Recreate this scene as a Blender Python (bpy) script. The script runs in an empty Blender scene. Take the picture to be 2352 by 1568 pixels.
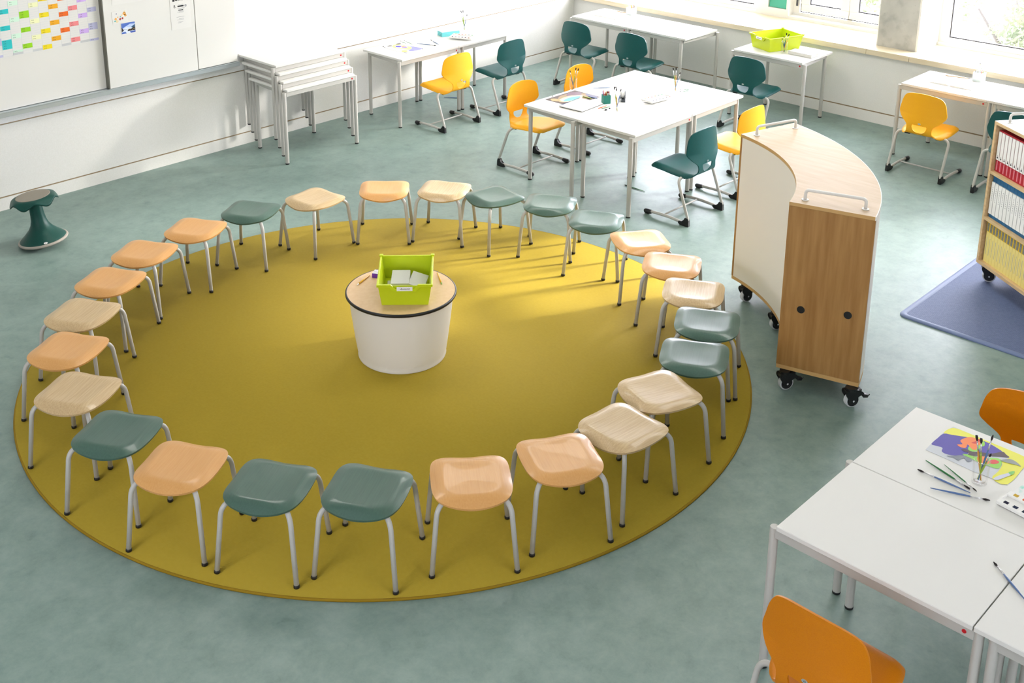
import bpy, bmesh, math, random
from mathutils import Vector, Matrix
PI = math.pi
R = math.radians
random.seed(7)
SC = bpy.context.scene
COL = SC.collection

# ------------------------------------------------------------------ materials
def lin(h):
    h = h.lstrip('#')
    o = []
    for i in (0, 2, 4):
        c = int(h[i:i+2], 16) / 255
        o.append(c / 12.92 if c <= .04045 else ((c + .055) / 1.055) ** 2.4)
    return (*o, 1.0)

def mat(name, col, rough=.5, metal=0.0, spec=.5, coat=0.0, emit=None, est=1.0):
    m = bpy.data.materials.new(name); m.use_nodes = True
    b = m.node_tree.nodes['Principled BSDF']
    b.inputs['Base Color'].default_value = lin(col) if isinstance(col, str) else col
    b.inputs['Roughness'].default_value = rough
    b.inputs['Metallic'].default_value = metal
    b.inputs['Specular IOR Level'].default_value = spec
    b.inputs['Coat Weight'].default_value = coat
    if emit:
        b.inputs['Emission Color'].default_value = lin(emit)
        b.inputs['Emission Strength'].default_value = est
    return m

def nd(m, t, **kw):
    n = m.node_tree.nodes.new(t)
    for k, v in kw.items():
        if k in n.inputs: n.inputs[k].default_value = v
        else: setattr(n, k, v)
    return n

def noise_mat(name, c1, c2, scale, rough=.5, stretch=(1, 1, 1), detail=6, bump=0.0, lo=.35, hi=.65, spec=.5, coat=0.0, bscale=None, mid=None):
    m = mat(name, c1, rough, spec=spec, coat=coat)
    nt = m.node_tree; L = nt.links.new; b = nt.nodes['Principled BSDF']
    tc = nd(m, 'ShaderNodeTexCoord'); mp = nd(m, 'ShaderNodeMapping')
    mp.inputs['Scale'].default_value = stretch
    L(tc.outputs['Object'], mp.inputs['Vector'])
    n = nd(m, 'ShaderNodeTexNoise'); n.inputs['Scale'].default_value = scale; n.inputs['Detail'].default_value = detail
    L(mp.outputs['Vector'], n.inputs['Vector'])
    r = nd(m, 'ShaderNodeValToRGB')
    r.color_ramp.elements[0].position = lo; r.color_ramp.elements[0].color = lin(c1)
    r.color_ramp.elements[1].position = hi; r.color_ramp.elements[1].color = lin(c2)
    if mid:
        e = r.color_ramp.elements.new((lo + hi) / 2); e.color = lin(mid)
    L(n.outputs['Fac'], r.inputs['Fac']); L(r.outputs['Color'], b.inputs['Base Color'])
    if bump:
        n2 = n
        if bscale:
            n2 = nd(m, 'ShaderNodeTexNoise'); n2.inputs['Scale'].default_value = bscale; n2.inputs['Detail'].default_value = 3
            L(mp.outputs['Vector'], n2.inputs['Vector'])
        bp = nd(m, 'ShaderNodeBump'); bp.inputs['Strength'].default_value = bump; bp.inputs['Distance'].default_value = .004
        L(n2.outputs['Fac'], bp.inputs['Height']); L(bp.outputs['Normal'], b.inputs['Normal'])
    return m

M = {}
def floor_mat():
    m = mat('linoleum', '#93aca6', .42, spec=.55)
    nt = m.node_tree; L = nt.links.new; b = nt.nodes['Principled BSDF']
    tc = nd(m, 'ShaderNodeTexCoord')
    n1 = nd(m, 'ShaderNodeTexNoise'); n1.inputs['Scale'].default_value = 5.5; n1.inputs['Detail'].default_value = 14; n1.inputs['Roughness'].default_value = .78; n1.inputs['Distortion'].default_value = .15
    L(tc.outputs['Object'], n1.inputs['Vector'])
    r1 = nd(m, 'ShaderNodeValToRGB'); e = r1.color_ramp.elements
    e[0].position = .34; e[0].color = lin('#6b817a'); e[1].position = .62; e[1].color = lin('#81958d')
    x = e.new(.47); x.color = lin('#768c84')
    L(n1.outputs['Fac'], r1.inputs['Fac'])
    n2 = nd(m, 'ShaderNodeTexNoise'); n2.inputs['Scale'].default_value = 11; n2.inputs['Detail'].default_value = 12; n2.inputs['Roughness'].default_value = .7; n2.inputs['Distortion'].default_value = .5
    L(tc.outputs['Object'], n2.inputs['Vector'])
    r2 = nd(m, 'ShaderNodeValToRGB'); e = r2.color_ramp.elements
    e[0].position = .27; e[0].color = (.55, .62, .64, 1); e[1].position = .40; e[1].color = (1, 1, 1, 1)
    L(n2.outputs['Fac'], r2.inputs['Fac'])
    mx = nd(m, 'ShaderNodeMix', data_type='RGBA', blend_type='MULTIPLY'); mx.inputs[0].default_value = .55
    L(r1.outputs['Color'], mx.inputs[6]); L(r2.outputs['Color'], mx.inputs[7])
    L(mx.outputs[2], b.inputs['Base Color'])
    n3 = nd(m, 'ShaderNodeTexNoise'); n3.inputs['Scale'].default_value = 9; n3.inputs['Detail'].default_value = 5
    L(tc.outputs['Object'], n3.inputs['Vector'])
    mr = nd(m, 'ShaderNodeMapRange'); mr.inputs[3].default_value = .36; mr.inputs[4].default_value = .50
    L(n3.outputs['Fac'], mr.inputs[0]); L(mr.outputs[0], b.inputs['Roughness'])
    bp = nd(m, 'ShaderNodeBump'); bp.inputs['Strength'].default_value = .08; bp.inputs['Distance'].default_value = .002
    n4 = nd(m, 'ShaderNodeTexNoise'); n4.inputs['Scale'].default_value = 180
    L(tc.outputs['Object'], n4.inputs['Vector']); L(n4.outputs['Fac'], bp.inputs['Height']); L(bp.outputs['Normal'], b.inputs['Normal'])
    return m

def weave_mat(name, c1, c2, freq, rough, bump, rot=0.0, spec=.3):
    m = mat(name, c1, rough, spec=spec)
    nt = m.node_tree; L = nt.links.new; b = nt.nodes['Principled BSDF']
    tc = nd(m, 'ShaderNodeTexCoord'); mp = nd(m, 'ShaderNodeMapping'); mp.inputs['Rotation'].default_value = (0, 0, rot)
    L(tc.outputs['Object'], mp.inputs['Vector'])
    w = nd(m, 'ShaderNodeTexWave'); w.inputs['Scale'].default_value = freq; w.inputs['Distortion'].default_value = .6; w.inputs['Detail'].default_value = 2; w.inputs['Detail Scale'].default_value = 3
    L(mp.outputs['Vector'], w.inputs['Vector'])
    n = nd(m, 'ShaderNodeTexNoise'); n.inputs['Scale'].default_value = 60; n.inputs['Detail'].default_value = 4
    L(mp.outputs['Vector'], n.inputs['Vector'])
    ad = nd(m, 'ShaderNodeMath', operation='MULTIPLY_ADD'); ad.inputs[1].default_value = .5
    hf = nd(m, 'ShaderNodeMath', operation='MULTIPLY'); hf.inputs[1].default_value = .5
    L(n.outputs['Fac'], hf.inputs[0]); L(w.outputs['Fac'], ad.inputs[0]); L(hf.outputs[0], ad.inputs[2])
    r = nd(m, 'ShaderNodeValToRGB'); e = r.color_ramp.elements
    e[0].position = .2; e[0].color = lin(c1); e[1].position = .8; e[1].color = lin(c2)
    L(ad.outputs[0], r.inputs['Fac']); L(r.outputs['Color'], b.inputs['Base Color'])
    bp = nd(m, 'ShaderNodeBump'); bp.inputs['Strength'].default_value = bump; bp.inputs['Distance'].default_value = .003
    L(ad.outputs[0], bp.inputs['Height']); L(bp.outputs['Normal'], b.inputs['Normal'])
    return m

def glass_mat(name, col=(1, 1, 1, 1), rough=0.0, ior=1.45):
    m = bpy.data.materials.new(name); m.use_nodes = True
    nt = m.node_tree; b = nt.nodes['Principled BSDF']
    b.inputs['Base Color'].default_value = col; b.inputs['Roughness'].default_value = rough
    b.inputs['Transmission Weight'].default_value = 1; b.inputs['IOR'].default_value = ior
    return m

def pane_mat(name='window_glass', ior=1.3, rough=.02):
    m = bpy.data.materials.new(name); m.use_nodes = True
    nt = m.node_tree; L = nt.links.new
    nt.nodes.remove(nt.nodes['Principled BSDF'])
    out = nt.nodes['Material Output']
    t = nd(m, 'ShaderNodeBsdfTransparent'); g = nd(m, 'ShaderNodeBsdfGlossy'); g.inputs['Roughness'].default_value = rough
    lw = nd(m, 'ShaderNodeLayerWeight'); lw.inputs['Blend'].default_value = .5
    f = nd(m, 'ShaderNodeMath', operation='POWER'); f.inputs[1].default_value = 3.2
    L(lw.outputs['Facing'], f.inputs[0])
    f2 = nd(m, 'ShaderNodeMath', operation='MULTIPLY_ADD'); f2.inputs[1].default_value = ior-.95; f2.inputs[2].default_value = .025; L(f.outputs[0], f2.inputs[0]); f = f2
    mx = nd(m, 'ShaderNodeMixShader')
    L(f.outputs[0], mx.inputs[0]); L(t.outputs[0], mx.inputs[1]); L(g.outputs[0], mx.inputs[2]); L(mx.outputs[0], out.inputs['Surface'])
    return m

M['floor'] = floor_mat()
M['rug'] = weave_mat('mustard_rug', '#a28a24', '#af9730', 60, .78, .3, R(90), spec=.22)
M['rug_edge'] = mat('rug_edge', '#8f7216', .8, spec=.2)
M['mat_blue'] = weave_mat('blue_mat', '#46557a', '#6c7a9c', 30, .6, .7, R(2), spec=.4)
M['mat_edge'] = mat('mat_border', '#66769a', .5)
M['wall'] = noise_mat('white_wall', '#e6e5e2', '#ebeae8', 90, .6, bump=.05, bscale=250)
M['panel'] = noise_mat('white_panel', '#e6e4dd', '#ebe9e3', 130, .55, bump=.08, bscale=320)
M['groove'] = mat('groove', '#9d8868', .7)
M['ceiling'] = mat('ceiling_white', '#eeeeea', .8)
M['board'] = mat('board_enamel', '#e4e3dc', .25, coat=.2)
M['alu'] = mat('aluminium', '#c9d2d6', .35, metal=.7)
M['alu_dark'] = mat('dark_profile', '#6d6c62', .4, metal=.3)
M['top'] = mat('white_laminate', '#dddcd6', .40, spec=.22)
M['top_edge'] = mat('white_edge', '#dedcd4', .45)
M['frame'] = mat('white_steel', '#b8b6af', .38, spec=.5)
M['handle'] = mat('white_handle', '#dcd9d2', .35)
M['red'] = mat('red_button', '#c01420', .4)
M['black'] = mat('black_plastic', '#121214', .4)
M['black_soft'] = mat('black_rubber', '#1a1a1c', .55)
def wood(name, c1, c2, stretch, rough, coat, scale=6, bump=.1, lo=.3, hi=.7):
    return noise_mat(name, c1, c2, scale, rough, stretch, 8, bump, lo, hi, coat=coat)
M['seat_orange'] = wood('orange_stained_veneer', '#ce9654', '#d49f60', (30, 1.2, 30), .36, .15, 5, .05)
M['seat_teal'] = wood('teal_stained_veneer', '#38574b', '#406053', (30, 1.2, 30), .34, .2, 5, .05)
M['seat_light'] = wood('light_oak_veneer', '#b3946a', '#cdb488', (40, 1.3, 40), .36, .25, 4, .05, .25, .75)
M['oak'] = wood('oak_panel', '#94672f', '#b08449', (9, 9, .7), .5, .0, 3.2, .08, .3, .72)
M['birch'] = wood('birch_top', '#bfa786', '#cab497', (12, 1.6, 12), .45, .0, 3, .02)
M['oak_light'] = wood('oak_shelf', '#c9a878', '#dcbf93', (4, 18, 18), .5, .0, 2.5, .05)
M['wood_edge'] = mat('wood_edge', '#c79f63', .5)
M['sill'] = wood('oak_sill', '#d9c8a6', '#e6d9bd', (14, .8, 14), .4, .1, 3, .03)
M['beech'] = wood('beech_laminate', '#d9b486', '#e0be93', (12, 12, 2), .38, .1, 3, .02)
M['cab_white'] = mat('cabinet_white', '#ece7dc', .45)
M['drum'] = mat('drum_white', '#e6e2d8', .5)
M['chair_teal'] = noise_mat('teal_polypropylene', '#054846', '#07504f', 260, .42, bump=.12, spec=.3)
M['chair_yellow'] = noise_mat('yellow_polypropylene', '#eda814', '#f0ae1a', 260, .42, bump=.12, spec=.3)
M['chair_orange'] = noise_mat('dim_yellow_polypropylene', '#c87500', '#cd7b00', 260, .42, bump=.12, spec=.3)  # yellow chair plastic darkened, dim foreground light put into the colour
M['wob'] = noise_mat('teal_moulded', '#053f37', '#07463d', 200, .42, bump=.08, spec=.3)
M['wob_pad'] = noise_mat('grey_pad', '#8c8579', '#958e82', 300, .9, bump=.3)
M['wob_ring'] = mat('grey_ring', '#a39b90', .7)
M['lime'] = mat('lime_plastic', '#c3d31a', .3)
M['label'] = mat('label_white', '#efeeea', .5)
M['ink'] = mat('ink', '#17171a', .6)
M['grey_ink'] = mat('grey_ink', '#a2a2a2', .6)
M['book_grey'] = mat('grey_cover', '#c3c4be', .5)
M['paper'] = mat('paper', '#e2e1db', .7, spec=.2)
M['paper_edge'] = mat('paper_block', '#d6d4cc', .7)
M['teal_cup'] = mat('teal_cup', '#157a6c', .45)
M['cube'] = mat('pale_grey_cup', '#cfd9d6', .4)
M['turq'] = mat('turquoise_card', '#74d0d4', .4)
M['turq_dark'] = mat('turquoise_side', '#3fa9ac', .4)
M['pale_pink'] = mat('pale_lid', '#e6dcd6', .5)
M['tray_white'] = mat('paintbox_white', '#ecebe6', .25)
M['glass'] = pane_mat('tumbler_glass', 1.38, .05)
M['pane'] = pane_mat()
M['win_frame'] = mat('window_frame_white', '#e9e7df', .4)
M['gasket'] = mat('gasket', '#3c3d40', .6)
M['teal_panel'] = mat('teal_glass_panel', '#45ac94', .35)
M['concrete'] = noise_mat('concrete', '#aaa9a2', '#c6c4bb', 3.0, .75, detail=12, bump=.25, lo=.3, hi=.68, mid='#b9b8b0')
def concrete_pores(m):
    nt = m.node_tree; L = nt.links.new; b = nt.nodes['Principled BSDF']; src = b.inputs['Base Color'].links[0].from_socket
    tc = nd(m, 'ShaderNodeTexCoord'); out = src
    for sc, lo, hi, f in ((42, .27, .32, .4), (9, .34, .5, .3)):
        n = nd(m, 'ShaderNodeTexNoise'); n.inputs['Scale'].default_value = sc; n.inputs['Detail'].default_value = 5
        L(tc.outputs['Object'], n.inputs['Vector'])
        r = nd(m, 'ShaderNodeValToRGB'); r.color_ramp.elements[0].position = lo; r.color_ramp.elements[0].color = (.45, .44, .42, 1); r.color_ramp.elements[1].position = hi; r.color_ramp.elements[1].color = (1, 1, 1, 1)
        L(n.outputs['Fac'], r.inputs['Fac'])
        mx = nd(m, 'ShaderNodeMix', data_type='RGBA', blend_type='MULTIPLY'); mx.inputs[0].default_value = f
        L(out, mx.inputs[6]); L(r.outputs['Color'], mx.inputs[7]); out = mx.outputs[2]
    L(out, b.inputs['Base Color'])
concrete_pores(M['concrete'])
M['brush_green'] = mat('green_lacquer', '#136b2c', .3)
M['brush_blue'] = mat('blue_lacquer', '#4a6896', .3)
M['brush_lime'] = mat('lime_lacquer', '#8aa32a', .3)
M['brush_ochre'] = mat('ochre_lacquer', '#cf8f2c', .3)
M['brush_white'] = mat('white_lacquer', '#c5ccd8', .3)
M['ferrule'] = mat('ferrule', '#c8c8c8', .25, metal=.8)
M['bristle'] = mat('bristle', '#1d1613', .8)
M['brown'] = mat('brown_wood', '#c49a63', .5)
M['purple'] = mat('purple_card', '#6a2fa0', .5)
M['yellow_pl'] = mat('yellow_lacquer', '#efb62f', .35)
M['orange_pl'] = mat('orange_lacquer', '#e2601c', .4)
M['green_pl'] = mat('green_tip', '#5fbf2a', .4)
M['dark_grey'] = mat('charcoal_plastic', '#3b4047', .35)
M['tyre'] = mat('grey_tyre', '#c9cccd', .5)
M['red_binder'] = mat('red_card', '#b3122c', .45)
M['red_pale'] = mat('red_gloss_label', '#d9808c', .4)
M['blue_binder'] = mat('blue_card', '#17618f', .45)
M['yellow_binder'] = mat('yellow_card', '#f0dc84', .5)
M['yellow_head'] = mat('yellow_head', '#e6bd12', .5)
M['spine_pic'] = noise_mat('spine_picture', '#6b6a62', '#8d8a80', 120, .5)
def leaf_mat(name, c1, c2):
    m = noise_mat(name, c1, c2, 1.5, .8, spec=.1)
    nt = m.node_tree; b = nt.nodes['Principled BSDF']; src = b.inputs['Base Color'].links[0].from_socket
    tr = nd(m, 'ShaderNodeBsdfTranslucent'); mx = nd(m, 'ShaderNodeMixShader'); mx.inputs[0].default_value = .5
    nt.links.new(src, tr.inputs['Color']); nt.links.new(b.outputs[0], mx.inputs[1]); nt.links.new(tr.outputs[0], mx.inputs[2])
    nt.links.new(mx.outputs[0], nt.nodes['Material Output'].inputs['Surface']); return m
M['foliage'] = leaf_mat('foliage', '#5a6650', '#6b7560')
M['foliage2'] = leaf_mat('foliage_light', '#66705a', '#787f66')
M['bark'] = mat('bark', '#4a4640', .8)
M['ground'] = mat('pale_paving', '#c9cabb', .8)

# ------------------------------------------------------------------ mesh helpers
def box(bm, x0, x1, y0, y1, z0, z1, mi=0, bevel=0.0, seg=2, mx=None):
    co = [(x0,y0,z0),(x1,y0,z0),(x1,y1,z0),(x0,y1,z0),(x0,y0,z1),(x1,y0,z1),(x1,y1,z1),(x0,y1,z1)]
    vs = [bm.verts.new(mx @ Vector(c) if mx else c) for c in co]
    fs = []
    for f in ((0,3,2,1),(4,5,6,7),(0,1,5,4),(1,2,6,5),(2,3,7,6),(3,0,4,7)):
        fc = bm.faces.new([vs[i] for i in f]); fc.material_index = mi; fs.append(fc)
    if bevel:
        es = {e for f in fs for e in f.edges}
        r = bmesh.ops.bevel(bm, geom=list(es), offset=bevel, segments=seg, profile=.5, affect='EDGES', clamp_overlap=True)
        for f in r['faces']: f.material_index = mi
    return vs

def catmull(pts, n=6):
    pts = [Vector(p) for p in pts]; out = []
    for i in range(len(pts) - 1):
        p0 = pts[max(i-1, 0)]; p1 = pts[i]; p2 = pts[i+1]; p3 = pts[min(i+2, len(pts)-1)]
        for k in range(n):
            t = k / n
            out.append(.5*((2*p1) + (p2-p0)*t + (2*p0-5*p1+4*p2-p3)*t*t + (-p0+3*p1-3*p2+p3)*t**3))
    out.append(pts[-1]); return out

def fillet(pts, rad, n=6):
    pts = [Vector(p) for p in pts]; out = [pts[0]]
    for i in range(1, len(pts)-1):
        a, b, c = pts[i-1], pts[i], pts[i+1]
        u = (a-b); v = (c-b)
        r = rad[i-1] if isinstance(rad, (list, tuple)) else rad
        d = min(r, u.length*.48, v.length*.48)
        if d < 1e-5: out.append(b); continue
        p = b + u.normalized()*d; q = b + v.normalized()*d
        for k in range(n+1):
            t = k/n
            out.append((1-t)**2*p + 2*t*(1-t)*b + t*t*q)
    out.append(pts[-1]); return out

def tube(bm, pts, rad, seg=14, caps=True, mi=0, flat=1.0):
    pts = [Vector(p) for p in pts]; n = len(pts)
    rads = rad if isinstance(rad, (list, tuple)) else [rad]*n
    tang = []
    for i in range(n):
        t = pts[min(i+1, n-1)] - pts[max(i-1, 0)]
        tang.append(t.normalized())
    up = Vector((0,0,1)) if abs(tang[0].z) < .9 else Vector((1,0,0))
    nrm = (up - tang[0]*up.dot(tang[0])).normalized()
    rings = []
    for i in range(n):
        nrm = (nrm - tang[i]*nrm.dot(tang[i])).normalized()
        bi = tang[i].cross(nrm)
        rings.append([bm.verts.new(pts[i] + (nrm*math.cos(2*PI*k/seg)*flat + bi*math.sin(2*PI*k/seg))*rads[i]) for k in range(seg)])
    for i in range(n-1):
        for k in range(seg):
            f = bm.faces.new((rings[i][k], rings[i][(k+1)%seg], rings[i+1][(k+1)%seg], rings[i+1][k])); f.material_index = mi; f.smooth = True
    if caps:
        f = bm.faces.new(list(reversed(rings[0]))); f.material_index = mi
        f = bm.faces.new(rings[-1]); f.material_index = mi
    return rings

def lathe(bm, prof, seg=48, c=(0,0), mi=0, mis=None):
    rings = []
    for r, z in prof:
        if r < 1e-6: rings.append([bm.verts.new((c[0], c[1], z))])
        else: rings.append([bm.verts.new((c[0]+r*math.cos(2*PI*k/seg), c[1]+r*math.sin(2*PI*k/seg), z)) for k in range(seg)])
    for i in range(len(rings)-1):
        a, b = rings[i], rings[i+1]
        for k in range(seg):
            k2 = (k+1) % seg
            if len(a) == 1 and len(b) == 1: continue
            if len(a) == 1: f = bm.faces.new((a[0], b[k2], b[k]))
            elif len(b) == 1: f = bm.faces.new((a[k], a[k2], b[0]))
            else: f = bm.faces.new((a[k], a[k2], b[k2], b[k]))
            f.material_index = mis[i] if mis else mi; f.smooth = True
    return rings

def prism(bm, pts, z0, z1, mi=0, mi_side=None):
    a = [bm.verts.new((p[0], p[1], z0)) for p in pts]; b = [bm.verts.new((p[0], p[1], z1)) for p in pts]
    n = len(pts)
    f = bm.faces.new(list(reversed(a))); f.material_index = mi
    f = bm.faces.new(b); f.material_index = mi
    for i in range(n):
        f = bm.faces.new((a[i], a[(i+1)%n], b[(i+1)%n], b[i])); f.material_index = mi if mi_side is None else mi_side

def grid(bm, fn, nu, nv, mi=0, smooth=True):
    vs = [[bm.verts.new(fn(i/nu, j/nv)) for j in range(nv+1)] for i in range(nu+1)]
    for i in range(nu):
        for j in range(nv):
            f = bm.faces.new((vs[i][j], vs[i+1][j], vs[i+1][j+1], vs[i][j+1])); f.material_index = mi; f.smooth = smooth
    return vs

def quad(bm, pts, mi=0):
    f = bm.faces.new([bm.verts.new(p) for p in pts]); f.material_index = mi; return f

def text_into(bm, s, size, mx, mi=0, extrude=.0003, shear=0.0):
    cu = bpy.data.curves.new('t', 'FONT'); cu.body = s; cu.size = size; cu.extrude = extrude; cu.align_x = 'CENTER'; cu.align_y = 'CENTER'; cu.resolution_u = 2; cu.shear = shear
    o = bpy.data.objects.new('t', cu); COL.objects.link(o)
    dg = bpy.context.evaluated_depsgraph_get(); dg.update()
    me = bpy.data.meshes.new_from_object(o.evaluated_get(dg))
    n0 = len(bm.verts); f0 = len(bm.faces)
    me.transform(mx); bm.from_mesh(me)
    bm.faces.ensure_lookup_table()
    for f in bm.faces[f0:]: f.material_index = mi
    bpy.data.objects.remove(o); bpy.data.curves.remove(cu); bpy.data.meshes.remove(me)

def obj(name, bm, mats, parent=None, smooth=None, recalc=True):
    if recalc: bmesh.ops.recalc_face_normals(bm, faces=bm.faces[:])
    me = bpy.data.meshes.new(name); bm.to_mesh(me); bm.free()
    for m in (mats if isinstance(mats, (list, tuple)) else [mats]): me.materials.append(M[m] if isinstance(m, str) else m)
    if smooth: 
        for p in me.polygons: p.use_smooth = True
        if smooth != True:
            me.set_sharp_from_angle(angle=R(smooth))
    o = bpy.data.objects.new(name, me); COL.objects.link(o)
    if parent: o.parent = parent
    return o
def B(): return bmesh.new()

def tag(o, label=None, cat=None, group=None, kind=None):
    if label: o['label'] = label
    if cat: o['category'] = cat
    if group: o['group'] = group
    if kind: o['kind'] = kind
    return o
def thing(name, label, cat, loc=(0,0,0), rz=0.0, group=None):
    o = bpy.data.objects.new(name, None); COL.objects.link(o); o.empty_display_size = .05
    o.location = loc; o.rotation_euler = (0, 0, rz)
    return tag(o, label, cat, group)
def struct(name, bm, m, parent=None, smooth=None):
    o = obj(name, bm, m, parent, smooth)
    if not parent: o['kind'] = 'structure'
    return o
def dup(root, loc, rz, label, group=None):
    r = root.copy(); COL.objects.link(r); r.location = loc; r.rotation_euler = (0, 0, rz); r['label'] = label
    if group: r['group'] = group
    for ch in list(root.children):
        c = ch.copy(); COL.objects.link(c); c.parent = r
        for g in ch.children:
            d = g.copy(); COL.objects.link(d); d.parent = c
    return r
def recolour(o, part, m):
    for c in o.children:
        if c.name.split('.')[0] in part:
            c.data = recol_cache.setdefault((c.data.name, m), None) or recol_new(c.data, m)
recol_cache = {}
def recol_new(me, m):
    k = (me.name, m); n = me.copy(); n.materials[0] = M[m]; recol_cache[k] = n; return n

# ------------------------------------------------------------------ setting
XW, YW, ZC = 11.13, 9.304, 4.2
X0, Y0 = -2.6, -2.6
bm = B(); box(bm, X0-.2, 12.1, Y0-.2, YW+.2, -.2, 0); struct('floor', bm, 'floor')
bm = B(); box(bm, X0-.2, 12.1, Y0-.2, YW+.2, ZC, ZC+.2); struct('ceiling', bm, 'ceiling')
def fill_window_wall(name, n, along_x, c, a0, a1, w0, w1, z0, z1):
    # unseen wall behind the camera; its window opening is added for fill light
    t = thing('window_%d' % n, None, None); t['kind'] = 'structure'
    bm, fb, gb = B(), B(), B()
    def bx(q, u0, u1, d0, d1, za, zb):
        if along_x: box(q, u0, u1, d0, d1, za, zb)
        else: box(q, d0, d1, u0, u1, za, zb)
    bx(bm, a0, w0, c-.2, c, 0, ZC); bx(bm, w1, a1, c-.2, c, 0, ZC); bx(bm, w0, w1, c-.2, c, 0, z0); bx(bm, w0, w1, c-.2, c, z1, ZC)
    struct(name, bm, 'wall')
    for za, zb in ((z0, z0+.08), (z1-.08, z1)): bx(fb, w0, w1, c-.14, c-.06, za, zb)
    k = 4
    for i in range(k+1):
        u = w0 + (w1-w0-.08)*i/k; bx(fb, u, u+.08, c-.14, c-.06, z0+.08, z1-.08)
    obj('window_frame', fb, 'win_frame', t); bx(gb, w0+.08, w1-.08, c-.105, c-.1, z0+.08, z1-.08); obj('pane', gb, 'pane', t)
fill_window_wall('wall_back', 4, False, X0, Y0, YW+.2, 1.2, 4.4, 1.5, 2.7)
fill_window_wall('wall_near', 5, True, Y0, X0, 12.1, 1.4, 4.2, 1.6, 2.5)
# left wall with its grooves
bm = B(); box(bm, X0, 12.1, YW+.008, YW+.2, 0, .76, 1); box(bm, X0, 12.1, YW, YW+.2, .750, ZC, 0); struct('wall_left', bm, ['wall', 'groove'])
bm = B(); box(bm, X0, XW, YW, YW+.012, .122, .740); struct('trim_1', bm, 'panel')
bm = B(); box(bm, X0, XW, YW, YW+.012, 0, .109); struct('baseboard_left', bm, 'panel')
# window wall: parapet, header and side pieces
bm = B()
box(bm, XW+.008, 11.80, Y0, YW, 0, .72, 1)
box(bm, 11.76, 12.1, Y0, YW, 0, .808, 0)
box(bm, 11.76, 12.1, Y0, YW, 3.25, ZC, 0)
box(bm, XW, 12.1, Y0, YW, 3.30, ZC, 0)
box(bm, XW, 12.1, Y0, 1.2, .78, ZC, 0)
struct('wall_right', bm, ['wall', 'groove'])
bm = B(); box(bm, XW, XW+.012, Y0, YW, .127, .722); struct('trim_2', bm, 'panel')
bm = B(); box(bm, XW, XW+.012, Y0, YW, 0, .113); struct('baseboard_right', bm, 'panel')
# oak window ledge in three boards
t = thing('window_ledge', None, None); t['kind'] = 'structure'
for y0, y1 in ((1.2, 4.898), (4.901, 5.357), (5.360, YW)):
    bm = B(); box(bm, 11.08, 11.765, y0, y1, .722, .778, 0, .002, 1); obj('ledge_board', bm, 'sill', t)
# concrete pillar and white pier behind it
bm = B(); box(bm, 11.292, 11.33, 4.942, 5.348, .778, 3.3); t = struct('pillar', bm, 'concrete')
bm = B(); box(bm, 11.30, 12.1, 4.920, 4.942, .778, 3.3); box(bm, 11.30, 12.1, 5.348, 5.362, .778, 3.3); box(bm, 11.33, 12.1, 4.942, 5.348, .778, 3.3); struct('trim_3', bm, 'win_frame')
bm = B(); box(bm, 11.752, 12.1, 6.66, 6.686, .778, 3.3); box(bm, 11.752, 12.1, 6.921, 7.075, .778, 3.3); box(bm, 11.752, 12.1, 6.686, 6.921, .778, .874); box(bm, 11.80, 12.1, 6.686, 6.921, .874, 3.3)
t = struct('trim_4', bm, 'win_frame')
bm = B(); box(bm, 11.775, 11.80, 6.69, 6.917, .878, 3.3); obj('teal_panel', bm, 'teal_panel', t)
# windows
def window(n, y0, y1, x, zb, gl, sash=False, z1=3.25):
    t = thing('window_%d' % n, None, None); t['kind'] = 'structure'
    bm = B(); box(bm, 11.757, x+.1, y0, y1, .775, .81, 0, .003, 1); obj('inner_sill', bm, 'win_frame', t)
    bm = B()
    box(bm, x, x+.09, y0, y1, .805, zb); box(bm, x, x+.09, y0, y1, z1-.08, z1+.02)
    for (ya, yb) in gl['posts']: box(bm, x, x+.09, ya, yb, zb, z1-.08)
    obj('window_frame', bm, 'win_frame', t)
    for (ya, yb, za) in gl['glass']:
        if sash:
            w = .099
            bm = B(); xx = x-.025
            box(bm, xx, xx+.06, ya-w, yb+w, za-w+.015, za, 0, .004, 1); box(bm, xx, xx+.06, ya-w, yb+w, z1-.16, z1-.05)
            box(bm, xx, xx+.06, ya-w, ya, za, z1-.16); box(bm, xx, xx+.06, yb, yb+w, za, z1-.16)
            obj('sash', bm, 'win_frame', t)
            bm = B(); g = .006
            box(bm, xx-.001, xx+.0, ya-w-g, yb+w+g, za-w+.003, za-w+.013); 
            if yb > 6.2: box(bm, xx+.004, xx+.02, yb+w+.001, yb+w+.008, za-w+.01, z1-.05)
            obj('seal', bm, 'gasket', t)
        bm = B(); q = .010; xg = x+.012 if not sash else x-.005
        box(bm, xg, xg+.02, ya, yb, za-.002, za+q); box(bm, xg, xg+.02, ya, ya+q, za, z1-.1); box(bm, xg, xg+.02, yb-q, yb, za, z1-.1)
        obj('gasket', bm, 'gasket', t)
        bm = B(); box(bm, xg+.012, xg+.018, ya, yb, za, z1-.08); obj('pane', bm, 'pane', t)
    return t
window(1, 1.2, 4.92, 11.79, .866, {'posts': [(4.815, 4.92), (1.2, 1.3), (2.95, 3.08)], 'glass': [(3.08, 4.815, .866), (1.3, 2.95, .866)]})
window(2, 5.36, 6.665, 11.86, .845, {'posts': [(5.36, 5.45), (6.58, 6.665), (5.93, 5.99)], 'glass': [(6.063, 6.447, .955), (5.477, 5.861, .955)]}, True)
window(3, 7.075, YW, 11.79, .862, {'posts': [(7.075, 7.13), (9.2, YW)], 'glass': [(7.13, 9.2, .862)]})
bm = B(); box(bm, 11.835, 11.85, 6.595, 6.612, .92, 1.0); struct('trim_5', bm, 'gasket')

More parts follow.
